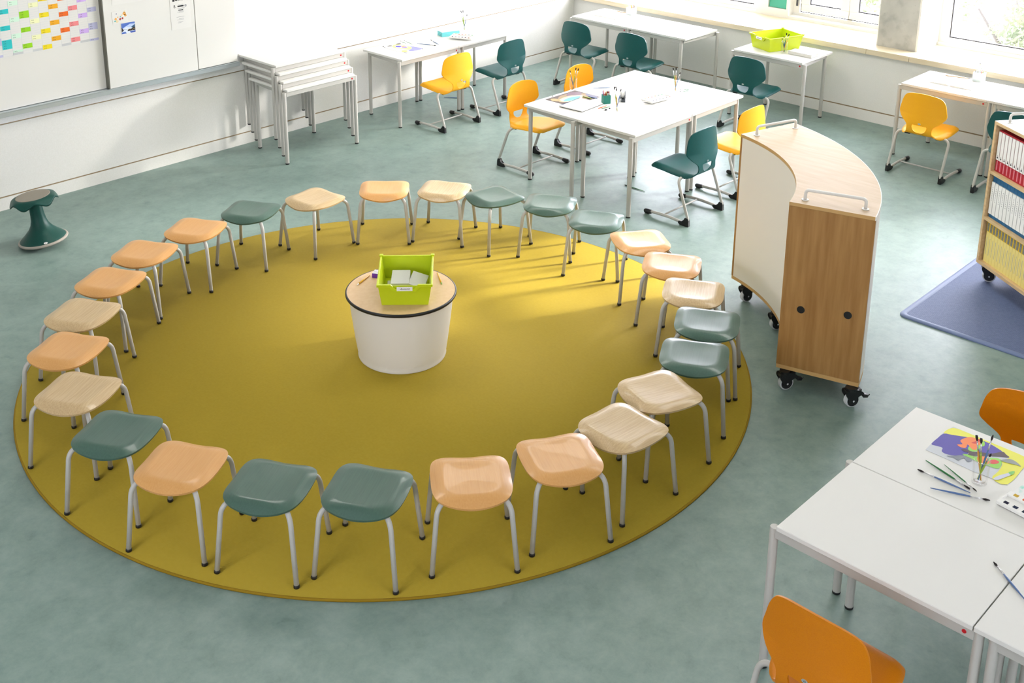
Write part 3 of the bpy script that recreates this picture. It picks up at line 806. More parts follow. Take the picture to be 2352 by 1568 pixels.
def binder(kind, w):
    t = thing(kind + '_binder', '', 'binder')
    d = .25
    if kind == 'red':
        h = .305
        bm = B(); box(bm, -w/2, w/2, .012, .012+d, 0, h, 0, .0015, 1); c = obj('case', bm, 'red_binder', t)
        bm = B(); box(bm, -w/2+.004, w/2-.003, .006, .012, .088, h-.010); obj('spine', bm, 'label', t)
        bm = B(); box(bm, -.004, .007, .0052, .0058, .100, .112); box(bm, -.003, .004, .0052, .0058, .116, .120); obj('print', bm, 'ink', t)
        bm = B(); box(bm, -.006, .005, .0105, .0119, .012, .080); obj('lower_strip', bm, 'red_pale', t)
    elif kind == 'blue':
        h = .315
        bm = B(); box(bm, -w/2, w/2, .012, .012+d, 0, h, 0, .0015, 1); obj('case', bm, 'blue_binder', t)
        bm = B(); box(bm, -w/2+.002, w/2-.003, .004, .012, .03, h-.045); obj('spine', bm, 'label', t)
        bm = B()
        for k in range(7): box(bm, -.002, .003, .0032, .0038, .13+k*.016, .138+k*.016)
        obj('print', bm, 'grey_ink', t)
    else:
        h = .318
        bm = B(); box(bm, -w/2, w/2, .010, .010+d, 0, h, 0, .0015, 1); obj('case', bm, 'yellow_binder', t)
        bm = B(); box(bm, -w/2+.0004, w/2-.0004, .0085, .0098, h-.085, h-.001); hd = obj('spine_head', bm, 'yellow_head', t)
        bm = B(); box(bm, -w/2+.006, w/2-.006, .0075, .0084, h-.08, h-.018); obj('picture', bm, 'spine_pic', hd)
        bm = B(); box(bm, -.0015, .0015, .0092, .0099, .06, .19); obj('print', bm, 'grey_ink', t)
    return t
def row(kind, z, w, n, x0, shelf, gap=.0008):
    p = None
    for k in range(n):
        x = x0 + w/2 + k*(w+gap)
        loc = MXB @ Vector((x, .016, z+.0005)); lab = '%s %s binder from the left end of the %s shelf' % (ORD[k], kind, shelf)
        if p is None: p = binder(kind, w); p.location = loc; p.rotation_euler = (0, 0, R(BA)); tag(p, lab, None, '%s binders on the %s shelf' % (kind, shelf))
        else: dup(p, loc, R(BA), lab, '%s binders on the %s shelf' % (kind, shelf))
row('red', s2, .0385, 14, .030, 'top'); row('blue', s1, .040, 14, .030, 'middle'); row('yellow', zb+.024, .0335, 17, .038, 'bottom')

# ------------------------------------------------------------------ whiteboard wall
t = thing('whiteboard', 'left whiteboard panel set back, carrying the year planner', 'whiteboard', (4.0, YW, 0))
bm = B(); box(bm, -3.6, .80, -.030, -.0005, .870, 2.15); obj('board_surface', bm, 'board', t)
t = thing('whiteboard', 'middle sliding whiteboard panel with the snowy postcard on it', 'whiteboard', (5.19, YW, 0))
bm = B(); box(bm, -.445, .445, -.085, -.040, .872, 2.15, 0, .002, 1); obj('board_surface', bm, 'board', t)
for a, b, c, d in ((-.455, -.4455, -.084, -.032), (.4455, .452, -.078, -.036)):
    bm = B(); box(bm, a, b, c, d, .872, 2.15); obj('edge_profile', bm, 'alu_dark', t)
t = thing('whiteboard', 'blank right whiteboard panel beside the table stack', 'whiteboard', (5.86, YW, 0))
bm = B(); box(bm, -.212, .215, -.072, -.030, .872, 2.15, 0, .002, 1); obj('board_surface', bm, 'board', t)
t = thing('whiteboard_rail', 'aluminium rail running along the foot of the whiteboards', 'rail', (4.0, YW, 0))
bm = B(); box(bm, -3.6, 2.085, -.095, 0, .828, .866, 0, .003, 1); obj('rail_profile', bm, 'alu', t)
bm = B(); box(bm, -3.6, 2.08, -.097, -.088, .866, .872, 0); obj('rail_lip', bm, 'alu', t)
# year planner (on the recessed panel)
CALC = {'teal':'#25c3c4','mint':'#d3efd9','lime':'#97d50f','pale':'#eff1bd','yellow':'#f0da10','amber':'#efab0e','red':'#ee6a0c','salmon':'#ef8a8a','lilac':'#cfaeea','lav':'#bcbcda','grey':'#c7c9c8'}
for k, v in CALC.items(): M['cal_' + k] = mat('planner_' + k, v, .5)
cw, rh, cz, cx0 = .0846, .01955, 1.3155, 3.861
rows = {'teal': [(3,4),(11,2),(18,2)], 'mint': [(1,1),(7,2),(14,2),(21,2)], 'lime': [(2,2),(9,2),(15,3),(23,2)], 'pale': [(5,2),(12,2),(19,2)], 'yellow': [(0,2),(7,2),(14,2),(21,2)], 'amber': [(3,2),(10,2),(17,2)], 'red': [(6,2),(13,2),(20,2)], 'salmon': [(1,2),(8,2),(15,2),(22,2)], 'lilac': [(4,2),(11,2),(18,2)], 'lav': [(0,1),(5,3),(13,2),(20,2)]}
names = list(rows); keys = names + ['grey']
pt = thing('year_planner', 'large white year planner with rows of coloured weekend blocks', 'calendar', (0, YW-.031, 0))
bm = B(); box(bm, 2.2, 4.712, -.0012, 0, 1.311, 2.05); obj('sheet', bm, 'paper', pt)
bm = B()
for k in range(38): box(bm, 2.2, 4.708, -.0016, -.0012, cz+k*rh-.0005, cz+k*rh+.0005, 0)
for k in range(-19, 11): box(bm, cx0+k*cw-.0007, cx0+k*cw+.0007, -.0016, -.0012, cz, 2.03, 0)
obj('ruled_lines', bm, mat('rule', '#c9ced0', .6), pt)
bm = B(); tb = B()
def caltext(x, z, s):
    text_into(tb, s, .0105, Matrix.Translation((x, -.0030, z)) @ Matrix.Rotation(R(90), 4, 'X'), 0, .0001)
base_day = {'teal': 28, 'mint': 30, 'lime': 30, 'pale': 29, 'yellow': 31, 'amber': 29, 'red': 30, 'salmon': 30, 'lilac': 29, 'lav': 30}
for ci_ in range(-19, 10):
    nm = names[ci_ % 10]
    for (r0, nr) in rows[nm]:
        x0 = cx0 + ci_*cw; z0 = cz + r0*rh
        box(bm, x0+.0015, x0+cw-.0015, -.0024, -.0016, z0, z0+nr*rh, names.index(nm))
        if ci_ >= 0:
            for q in range(nr):
                day = base_day[nm] - r0 - q
                if day > 0: caltext(x0+.024, z0+(q+.5)*rh, '%d %s' % (day, 'So' if q == 0 else 'Sa'))
for ci_ in (1, 3, 6, 8):
    x0 = cx0 + ci_*cw; box(bm, x0+.0015, x0+cw-.0015, -.0024, -.0016, cz, cz+rh*(1 if ci_ != 1 else .95), 10)
obj('weekend_blocks', bm, ['cal_' + k for k in keys], pt); obj('print', tb, 'ink', pt, recalc=False)
# notice and postcards on the sliding panel
YB = YW-.086
t = thing('notice', 'white printed notice with black heading on the sliding whiteboard', 'poster', (5.492, YB, 0))
bm = B(); box(bm, -.103, .103, -.0015, 0, 1.290, 1.62); obj('sheet', bm, 'paper', t)
bm = B()
def ntext(s, x, z, sz): text_into(bm, s, sz, Matrix.Translation((x, -.0018, z)) @ Matrix.Rotation(R(90), 4, 'X'), 0, .0002)
ntext('8.', -.055, 1.500, .040)
for k, (a, b) in enumerate(((-.075,-.052),(-.047,-.026),(-.020,-.012),(-.006,.014),(.020,.028),(.034,.056))): box(bm, a, b, -.0018, -.0015, 1.548 + .004*(k%2), 1.60)
box(bm, -.028, .036, -.0018, -.0015, 1.492, 1.505); box(bm, -.022, .028, -.0018, -.0015, 1.458, 1.466)
obj('print', bm, 'ink', t, recalc=False)
bm = B()
for z, a, b in ((1.512,-.02,.03),(1.478,-.03,.045),(1.470,-.02,.04),(1.447,-.035,.035),(1.440,-.02,.03),(1.400,-.045,.035),(1.383,-.02,.025),(1.374,-.04,.03),(1.355,-.03,.02),(1.346,-.035,.0)): box(bm, a, b, -.0018, -.0015, z, z+.003)
tube(bm, [(.055,-.0015,1.497), (.055,-.0018,1.497)], .012, 16); obj('small_print', bm, 'grey_ink', t)
t = thing('postcard', 'snowy blue mountain village postcard on the sliding whiteboard', 'postcard', (4.964, YB, 1.386))
bm = B(); box(bm, -.070, .070, -.0012, 0, -.052, .052, 0); obj('card', bm, 'paper', t)
for k, v in {'sky':'#4b6fc0','cloud':'#b9cdf0','snow':'#dfe9f6','ridge':'#2d5a7d','dark':'#121a26','lightwin':'#e8b64a','blue2':'#2f4fa8'}.items(): M['pc_' + k] = mat('card_' + k, v, .5)
def poly(bm, pts, d, mi): quad(bm, [(p[0], -d, p[1]) for p in pts], mi)
bm = B()
poly(bm, [(-.066,.0),(.066,.0),(.066,.047),(-.066,.047)], .0014, 0); poly(bm, [(-.06,.0),(.066,.0),(.066,.03),(.02,.034),(-.02,.018)], .0015, 1)
poly(bm, [(-.066,-.012),(.066,-.012),(.066,.018),(.04,.012),(.015,.0),(-.02,.008),(-.045,.0)], .0016, 2); poly(bm, [(.02,.0),(.066,-.004),(.066,.024),(.05,.018)], .0017, 3)
poly(bm, [(-.066,-.047),(.066,-.047),(.066,-.012),(-.066,-.008)], .0016, 2); poly(bm, [(-.012,-.028),(.066,-.030),(.066,-.004),(.05,.004),(.03,-.010),(.0,-.010)], .0019, 4)
poly(bm, [(-.066,-.03),(-.045,-.02),(-.05,-.008),(-.062,.01),(-.066,.01)], .0019, 4); poly(bm, [(-.066,-.047),(-.02,-.047),(-.03,-.03),(-.066,-.032)], .0019, 0); poly(bm, [(.02,-.047),(.066,-.047),(.066,-.032),(.01,-.034)], .0019, 6)
for x, z in ((.0,-.02),(.018,-.017),(.034,-.021),(.05,-.016)): poly(bm, [(x,z),(x+.006,z),(x+.006,z+.005),(x,z+.005)], .0021, 5)
obj('picture', bm, ['pc_sky','pc_cloud','pc_snow','pc_ridge','pc_dark','pc_lightwin','pc_blue2'], t)
t = thing('postcard', 'tilted white card with a small painted scene in orange and red dots', 'postcard', (4.892, YB, 1.497)); t.rotation_euler = (0, R(-4), 0)
bm = B(); box(bm, -.072, .072, -.0012, 0, -.055, .055, 0); obj('card', bm, 'paper', t)
for k, v in {'or':'#eaa94e','red':'#a8302e','teal':'#5fb4b0','navy':'#2c2f55','sand':'#e8d3a4'}.items(): M['kd_' + k] = mat('drawing_' + k, v, .6)
bm = B()
for x, z, r, mi in ((.045,.018,.016,0),(.05,.035,.009,4),(-.04,-.012,.012,0),(-.03,-.036,.015,4),(.0,-.022,.010,1),(.024,-.020,.010,1),(.006,-.002,.006,2),(-.02,.0,.006,0),(-.028,.03,.005,3),(.02,.008,.008,4),(-.05,-.03,.008,2),(.055,.0,.012,0)):
    quad(bm, [(x+r*math.cos(2*PI*k/9)*random.uniform(.7,1.2), -.0016, z+r*math.sin(2*PI*k/9)*random.uniform(.7,1.2)) for k in range(9)], mi)
obj('drawing', bm, ['kd_or','kd_red','kd_teal','kd_navy','kd_sand'], t)
bm = B(); box(bm, 4.83, 5.12, YB-.0015, YB, 1.605, 1.90); tag(obj('paper_sheet', bm, 'paper'), 'blank white sheet at the top frame edge above the postcards', 'paper')

# ------------------------------------------------------------------ small things on tables
def brush(h, big, label, a=None, b=None, z=HT, group=None, flat=False):
    """a = handle end, b = bristle end (lying) or 3D points"""
    t = thing('paintbrush', label, 'paintbrush', (0,0,0), 0, group)
    a, b = Vector(a), Vector(b); d = b-a; L = d.length
    t.location = a; t.rotation_mode = 'QUATERNION'; t.rotation_quaternion = Vector((0,0,1)).rotation_difference(d)
    r = .0042 if big else .0030
    bm = B(); q = L*.68; tube(bm, [(0,0,0),(0,0,.004),(0,0,q*.5),(0,0,q*.82),(0,0,q)], [r*.3,r*.45,r*.95,r,r*.75], 10); obj('handle', bm, h, t)
    bm = B(); q2 = L*.88; tube(bm, [(0,0,q-.002),(0,0,q+.02),(0,0,q2)], [r*.78,r*.8,r*.65], 10); obj('ferrule', bm, 'ferrule', t)
    bm = B()
    if flat: tube(bm, [(0,0,q2-.001),(0,0,q2+(L-q2)*.5),(0,0,L)], [r*.8,r*1.5,r*1.3], 10, flat=.45)
    else: tube(bm, [(0,0,q2-.001),(0,0,q2+(L-q2)*.4),(0,0,L-.002),(0,0,L)], [r*.65,r*1.15,r*.5,r*.1], 10)
    obj('bristles', bm, 'bristle', t)
    return t
def lying(h, p, q, label, z=HT, big=True, flat=False): return brush(h, big, label, (p[0], p[1], z+.0050), (q[0], q[1], z+.0050), flat=flat)
lying('brush_green', (4.593,1.753), (4.523,1.528), 'thick green paintbrush on the foreground table, flat bristles towards the tumbler', flat=True)
lying('brush_green', (4.620,1.682), (4.526,1.498), 'thin green paintbrush on the foreground table, nearest the tumbler', big=False)
lying('brush_blue', (4.497,1.514), (4.502,1.749), 'blue paintbrush on the foreground table with its bristles pointing left')
lying('brush_blue', (4.411,1.650), (4.504,1.433), 'blue paintbrush on the foreground table with its bristles pointing at the paintbox')
lying('brush_blue', (3.990,1.093), (4.125,1.268), 'blue paintbrush lying across the gap between the two nearest tables')
lying('brush_green', (8.769,5.890), (8.640,5.938), 'green paintbrush beside the tumbler on the central tables, farther of two', big=False)
lying('brush_green', (8.698,5.862), (8.600,5.910), 'green paintbrush beside the tumbler on the central tables, nearer of two', big=False)
lying('brush_white', (8.522,6.006), (8.671,6.069), 'pale blue paintbrush behind the paintbox on the central tables', big=False)
lying('brush_blue', (8.131,6.544), (8.318,6.407), 'long blue paintbrush on the far central table')
lying('brush_white', (7.495,6.615), (7.690,6.645), 'pale paintbrush at the left rim of the central table with the sketchbook', big=False)
lying('brush_blue', (8.142,8.958), (8.218,8.743), 'nearer blue paintbrush on the left wall table')
lying('brush_blue', (8.271,8.758), (8.351,8.970), 'farther blue paintbrush on the left wall table')
lying('brush_green', (8.073,8.955), (8.125,9.150), 'long green paintbrush lying over the painting at the left wall', big=False, z=HT+.002)
lying('brush_green', (8.045,9.030), (8.085,9.160), 'short green paintbrush at the back corner of the painting by the left wall', big=False, z=HT+.002)
lying('brush_green', (7.870,5.715), (7.872,5.944), 'green paintbrush on the floor under the central tables', z=0.0)
lying('brush_blue', (8.620,9.050), (8.752,8.867), 'blue paintbrush on the floor under the left wall tables', z=0.0)

def tumbler(x, y, z, label, h=.115, r=.036):
    t = thing('tumbler', label, 'glass', (x, y, z), 0, 'glass tumblers holding paintbrushes')
    bm = B()
    prof = [(0,.0),(r*.82,.0),(r*.86,.003),(r*.9,.03),(r*.97,h-.01),(r,h),(r-.002,h+.0005),(r-.004,h-.01),(r*.86-.003,.03),(r*.7,.012),(0,.011)]
    lathe(bm, prof, 36); obj('glass_body', bm, 'glass', t)
    return t
def tumbler_set(x, y, z, where, items, h=.115):
    tumbler(x, y, z, 'clear glass tumbler with paintbrushes ' + where, h)
    for (hc, dx, dy, L, nm, flat) in items:
        b = Vector((dx, dy, 0)); lean = Vector((dx, dy, 0))
        p0 = Vector((x - dx*.25, y - dy*.25, z+.0135)); L2 = L
        d = Vector((dx*.9, dy*.9, h)).normalized()
        brush(hc, True, nm + ' ' + where, p0, p0 + d*L2, flat=flat)
tumbler_set(4.602, 1.520, HT, 'on the foreground table', [('brush_ochre', .004, .030, .205, 'ochre paintbrush standing in the tumbler', True), ('brush_lime', -.002, .012, .200, 'lime paintbrush standing in the tumbler', True), ('brush_blue', .034, -.010, .215, 'blue paintbrush standing in the tumbler', False), ('brush_lime', .004, -.036, .150, 'short lime paintbrush leaning right in the tumbler', False)])
W = 'at the left rim of the central tables'
tumbler_set(7.935, 6.618, HT+.0015, W, [('brush_blue', -.018, .026, .19, 'blue paintbrush standing in the tumbler', False), ('brush_lime', .020, -.006, .21, 'lime paintbrush standing in the tumbler', True), ('brush_ochre', .030, -.024, .21, 'ochre paintbrush standing in the tumbler', True)], .125)
W = 'beside the teal pencil cup'
tumbler_set(7.703, 5.930, HT, W, [('brush_lime', .010, .036, .215, 'lime paintbrush standing in the tumbler', True), ('brush_ochre', .014, .022, .20, 'ochre paintbrush standing in the tumbler', True), ('brush_blue', .004, -.028, .215, 'blue paintbrush standing in the tumbler', False)], .125)
W = 'behind the paintbox of the central tables'
tumbler_set(8.562, 5.930, HT, W, [('brush_lime', .004, .032, .22, 'lime paintbrush standing in the tumbler', True), ('brush_ochre', .016, .014, .22, 'ochre paintbrush standing in the tumbler', True), ('brush_blue', .016, -.030, .19, 'blue paintbrush standing in the tumbler', False)], .125)
W = 'on the table with the turquoise box'
tumbler_set(8.900, 9.010, HT, W, [('brush_lime', -.008, .032, .22, 'left lime paintbrush standing in the tumbler', True), ('brush_lime', .004, .020, .22, 'right lime paintbrush standing in the tumbler', True), ('brush_blue', .016, -.024, .185, 'blue paintbrush standing in the tumbler', False)], .12)
W = 'in front of the lime bin at the window'
tumbler_set(10.525, 5.975, HT, W, [('brush_lime', -.010, .036, .15, 'lime paintbrush standing in the tumbler', False), ('brush_blue', -.004, .012, .17, 'blue paintbrush standing in the tumbler', False), ('brush_green', .014, -.004, .20, 'green paintbrush standing in the tumbler', True), ('brush_ochre', .012, -.030, .20, 'ochre paintbrush standing in the tumbler', True)], .12)

# paintings
def pm(name, c):
    if name not in M: M[name] = noise_mat(name, c, c, 30, .6)
    return name
def sheet(bm, pts, z, mi=0, th=.0012):
    prism(bm, pts, z, z+th, mi)
FGP = {
'sheet':[(4.677,1.792),(4.745,1.795),(4.871,1.794),(4.948,1.783),(4.946,1.726),(4.941,1.650),(4.935,1.558),(4.929,1.420),(4.851,1.423),(4.669,1.426),(4.670,1.493),(4.664,1.572),(4.674,1.689)],
'yellow':[(4.868,1.793),(4.937,1.779),(4.944,1.713),(4.941,1.622),(4.928,1.425),(4.851,1.425),(4.672,1.427),(4.671,1.492),(4.742,1.493),(4.814,1.504),(4.826,1.521),(4.876,1.499),(4.898,1.528),(4.925,1.592),(4.920,1.646),(4.891,1.716),(4.867,1.767)],
'violet':[(4.739,1.793),(4.806,1.793),(4.860,1.789),(4.876,1.758),(4.895,1.723),(4.919,1.674),(4.930,1.631),(4.922,1.590),(4.899,1.535),(4.859,1.557),(4.830,1.605),(4.817,1.647),(4.777,1.643),(4.748,1.654),(4.721,1.682),(4.708,1.713),(4.716,1.735),(4.744,1.744),(4.740,1.770)],
'green':[(4.839,1.663),(4.850,1.643),(4.919,1.642),(4.924,1.629),(4.893,1.616),(4.869,1.624),(4.837,1.620),(4.812,1.633),(4.810,1.654)],
'orange':[(4.816,1.708),(4.836,1.692),(4.858,1.711),(4.908,1.698),(4.925,1.668),(4.911,1.635),(4.873,1.635),(4.834,1.630),(4.826,1.645),(4.850,1.674),(4.818,1.669),(4.806,1.688)],
'red':[(4.874,1.668),(4.902,1.659),(4.924,1.663),(4.930,1.641),(4.919,1.642),(4.900,1.649),(4.883,1.648)],
'green2':[(4.756,1.658),(4.772,1.641),(4.778,1.613),(4.810,1.567),(4.838,1.531),(4.823,1.510),(4.764,1.499),(4.749,1.528),(4.748,1.571),(4.748,1.607)],
'dark':[(4.790,1.678),(4.807,1.665),(4.808,1.635),(4.832,1.606),(4.851,1.569),(4.902,1.539),(4.892,1.520),(4.879,1.500),(4.855,1.532),(4.822,1.572),(4.781,1.614),(4.772,1.641),(4.787,1.641),(4.785,1.664)],
'red2':[(4.795,1.552),(4.815,1.540),(4.814,1.519),(4.793,1.519),(4.772,1.540)],
'orange2':[(4.776,1.601),(4.801,1.593),(4.805,1.571),(4.773,1.546),(4.751,1.555),(4.750,1.584)],
'grey':[(4.695,1.704),(4.718,1.681),(4.748,1.654),(4.749,1.610),(4.714,1.616),(4.732,1.642),(4.696,1.653),(4.703,1.671),(4.696,1.689)],
'grey2':[(4.829,1.519),(4.866,1.495),(4.866,1.466),(4.844,1.435),(4.843,1.455),(4.834,1.477),(4.827,1.506)],
'greyleaf':[(4.667,1.486),(4.707,1.479),(4.760,1.454),(4.760,1.440),(4.711,1.455),(4.674,1.469)],
'greenleaf':[(4.763,1.458),(4.788,1.442),(4.762,1.438),(4.749,1.444)]}
FC = {'sheet':'#c3c7cc','yellow':'#e3e04a','violet':'#4a3fa0','green':'#93d048','orange':'#ee7f38','red':'#d2402e','green2':'#8fcf50','dark':'#463438','red2':'#d8453c','orange2':'#ee8440','grey':'#7c838c','grey2':'#8f958e','greyleaf':'#c9ccd8','greenleaf':'#7fc764'}
def smooth_poly(p, n=3):
    q = [Vector((*a, 0)) for a in p]; N_ = len(q); out = []
    for i in range(N_):
        p0, p1, p2, p3 = q[i-1], q[i], q[(i+1)%N_], q[(i+2)%N_]
        for k in range(n):
            s = k/n; v = .5*((2*p1)+(p2-p0)*s+(2*p0-5*p1+4*p2-p3)*s*s+(-p0+3*p1-3*p2+p3)*s**3); out.append((v.x, v.y))
    return out
def painting(label, layers, cols, z=HT, group=None):
    o = Vector((sum(p[0] for p in layers[0])/len(layers[0]), sum(p[1] for p in layers[0])/len(layers[0])))
    t = thing('painting', label, 'painting', (o.x, o.y, z), 0, group)
    L = [[(p[0]-o.x, p[1]-o.y) for p in l] for l in layers]
    bm = B(); sheet(bm, L[0], .0003); obj('sheet', bm, pm('paint_' + cols[0][1:], cols[0]), t)
    bm = B(); ms = []
    for i, l in enumerate(L[1:]):
        c = cols[i+1]; n = pm('paint_' + c[1:], c)
        if n not in ms: ms.append(n)
        vs = [bm.verts.new((p[0], p[1], .0017+.00015*i)) for p in smooth_poly(l)]
        f = bm.faces.new(vs); f.material_index = ms.index(n); f.normal_update()
        if f.normal.z < 0: f.normal_flip()
    bmesh.ops.triangulate(bm, faces=bm.faces[:])
    obj('paint', bm, ms, t, recalc=False)
    return t
painting('colourful painting with a violet blob on yellow, on the foreground table', list(FGP.values()), list(FC.values()))
def rp(x0, x1, y0, y1, pts): return [(x0+(x1-x0)*u, y0+(y1-y0)*v) for u, v in pts]
SQ = [(0,0),(1,0),(1,1),(0,1)]
blob = lambda cx, cy, rx, ry, n=10, j=.2: [(cx+rx*math.cos(2*PI*k/n)*random.uniform(1-j,1+j), cy+ry*math.sin(2*PI*k/n)*random.uniform(1-j,1+j)) for k in range(n)]
a = (7.562, 7.972, 6.330, 6.628)
painting('dark brown landscape painting with a blue pond, under the sketchbook', [rp(*a, SQ), rp(*a, blob(.5,.5,.42,.42)), rp(*a, blob(.72,.72,.22,.22)), rp(*a, blob(.45,.5,.36,.22)), rp(*a, blob(.42,.5,.30,.16)), rp(*a, blob(.45,.48,.24,.12)), rp(*a, [(.78,.05),(.97,.05),(.97,.5),(.88,.4)]), rp(*a, blob(.12,.75,.09,.18)), rp(*a, blob(.1,.25,.08,.15))], ['#4a3a32','#8a7350','#6e5560','#d8cf94','#9fd8d4','#5fa4e2','#5c5a72','#a08a5a','#5a4334'])
a = (8.428, 8.806, 5.566, 5.802)
painting('pale blue and yellow painting at the right end of the central tables', [rp(*a, SQ), rp(*a, blob(.5,.5,.44,.42)), rp(*a, blob(.6,.62,.26,.26)), rp(*a, blob(.7,.4,.16,.2)), rp(*a, blob(.35,.35,.14,.16)), rp(*a, blob(.4,.2,.2,.1)), rp(*a, blob(.88,.75,.08,.14))], ['#eeeec6','#e4e6ec','#b7bde0','#eed0c0','#f0cfc2','#c0c8e8','#eef0b4'])
a = (7.798, 8.042, 8.750, 9.125)
painting('purple, yellow and white painting with a black border on the left wall table', [rp(*a, SQ), rp(*a, [(.04,.02),(.97,.02),(.97,.97),(.04,.97)]), rp(*a, [(.35,.02),(.97,.02),(.97,.35),(.8,.5),(.4,.2)]), rp(*a, blob(.55,.58,.34,.32)), rp(*a, blob(.55,.6,.22,.2)), rp(*a, blob(.5,.68,.12,.1)), rp(*a, blob(.6,.5,.1,.08)), rp(*a, blob(.62,.58,.08,.06)), rp(*a, blob(.15,.18,.12,.1)), rp(*a, blob(.8,.9,.14,.06)), rp(*a, blob(.3,.9,.12,.06))], ['#2c2a26','#f0efea','#8f8fd6','#eeee8a','#c3c0ee','#5a4fc0','#8a6fc8','#d89a4e','#eef06a','#6c675c','#6c675c'])

# paint boxes
PANC = ['#1b1b33','#16243f','#14283a','#10141c','#3c1a1e','#8a4a1e','#c7a33c','#d65a2a','#c2301f','#e07a2c','#1f5a34','#35803a']
for i, c in enumerate(PANC): M['pan%d' % i] = mat('pan_colour_%d' % i, c, .7, spec=.1)
def paintbox(x, y, z, deg, L, Wd, label, tilt=0.0):
    t = thing('paintbox', label, 'paintbox', (x, y, z)); t.rotation_euler = (R(tilt), 0, R(deg))
    bm = B(); h = .018
    box(bm, -L/2, L/2, -Wd/2, Wd/2, 0, .008, 0, .003, 1); box(bm, -L/2, L/2, -Wd/2, -Wd/2+.034, .006, h, 0, .002, 1); box(bm, -L/2, L/2, Wd/2-.034, Wd/2, .006, h, 0, .002, 1)
    box(bm, -L/2+.001, -L/2+.007, -Wd/2+.0345, Wd/2-.0345, .0075, h-.001, 0); box(bm, L/2-.007, L/2-.001, -Wd/2+.0345, Wd/2-.0345, .0075, h-.001, 0)
    obj('box', bm, 'tray_white', t)
    n = 6; p = (L-.03)/n
    for r, yy in ((0, -Wd/2+.017), (1, Wd/2-.017)):
        for k in range(n):
            cx = -L/2+.015+p*(k+.5); s = min(.0095, p*.36)
            bm = B(); box(bm, cx-s, cx+s, yy-s*.9, yy+s*.9, h-.001, h+.0012, 0); obj('paint_pan', bm, 'pan%d' % (k if r == 0 else 6+k), t)
    return t
paintbox(4.538, 1.268, HT+.002, -98, .27, .112, 'open white paintbox at the right edge of the foreground table')
paintbox(8.240, 5.893, HT+.012, -7, .285, .13, 'white paintbox in the middle of the central tables', -2)
paintbox(8.632, 8.770, HT+.016, -66, .255, .135, 'white paintbox in front of the turquoise box at the left wall', 3)
bm = B(); prism(bm, [(-.16,-.07),(.16,-.08),(.16,.05),(-.13,.06)], 0, .0015); o = obj('paint_palette_sheet', bm, noise_mat('mint_smears', '#dcdedb', '#8fd2bd', 18, .5, lo=.55, hi=.68)); o.location = (4.70, 1.24, HT+.0005); o.rotation_euler = (0, 0, R(-85)); tag(o, 'grey sheet with mint smears beside the foreground paintbox', 'paper')

# sketchbook
t = thing('sketchbook', 'white spiral sketchbook with a black cover on the central tables', 'book', (7.640, 6.282, HT+.0022), R(4))
bm = B(); box(bm, -.155, .155, -.128, .118, 0, .003, 0, .001, 1); obj('cover', bm, 'black', t)
bm = B(); box(bm, -.152, .152, -.124, .112, .0032, .012); obj('pages', bm, 'paper', t)
bm = B()
for k in range(26):
    x = -.148 + k*.0118; tube(bm, [(x, .108, .013), (x, .116, .017), (x, .124, .012), (x, .123, .002)], .0012, 6)
obj('spiral', bm, 'brush_blue', t)

# pencil cups
def stick(h, a, b, r, name, label, cat, tip=None, group=None):
    t = thing(name, label, cat, a, 0, group); a, b = Vector(a), Vector(b); d = b-a; L = d.length
    t.rotation_mode = 'QUATERNION'; t.rotation_quaternion = Vector((0,0,1)).rotation_difference(d)
    bm = B(); tube(bm, [(0,0,0), (0,0,L*.86)], r, 6); obj('shaft', bm, h, t)
    bm = B(); tube(bm, [(0,0,L*.86), (0,0,L)], [r, r*.15], 6); obj('tip', bm, tip or h, t)
    return t
t = thing('pencil_cup', 'teal square cup full of coloured pencils on the central tables', 'cup', (7.862, 6.176, HT), R(-32))
bm = B(); s = .0325; w = .003; hh = .078
box(bm, -s, s, -s, -s+w, 0, hh); box(bm, -s, s, s-w, s, 0, hh); box(bm, -s, -s+w, -s+w, s-w, 0, hh); box(bm, s-w, s, -s+w, s-w, 0, hh); box(bm, -s+w, s-w, -s+w, s-w, 0, .003)
obj('cup_body', bm, 'teal_cup', t)
for k, (c, tp, nm, dx, dy, L) in enumerate([('purple','purple','purple',-.018,.016,.12),('orange_pl','orange_pl','orange',-.006,.018,.125),('red','red','red',-.010,-.002,.11),('yellow_pl','yellow_pl','yellow',.004,.004,.115),('black','black','black',.012,-.004,.12),('brown','orange_pl','natural wood',.018,-.014,.118),('pale_pink','red','pale pink',.0,-.016,.112)]):
    stick(c, (7.862+dx*.8, 6.176+dy*.8, HT+.0035), (7.862+dx*1.3, 6.176+dy*1.3, HT+L), .0033, 'pencil', nm + ' pencil standing in the teal cup', 'pencil', tp, 'pencils in the teal cup')
bm = B(); box(bm, -.010, .010, -.008, .008, 0, .035, 0, .002, 1)
o = obj('eraser', bm, 'black'); o.location = (7.874, 6.166, HT+.072); o.rotation_euler = (0, 0, R(-32)); tag(o, 'black block eraser sticking out of the teal pencil cup', 'eraser')
stick('orange_pl', (7.681, 6.114, HT+.004), (7.798, 6.113, HT+.004), .0038, 'crayon', 'orange crayon lying before the teal cup', 'crayon')
stick('brush_green', (7.695, 6.090, HT+.004), (7.797, 6.074, HT+.004), .0030, 'crayon', 'green crayon lying before the teal cup', 'crayon')
stick('brush_lime', (7.861, 6.435, HT+.006), (7.861, 6.337, HT+.006), .0042, 'crayon', 'lime crayon on the dark landscape painting', 'crayon')
stick('brush_blue', (7.897, 6.400, HT+.006), (7.903, 6.294, HT+.006), .0036, 'crayon', 'blue crayon on the dark landscape painting', 'crayon')
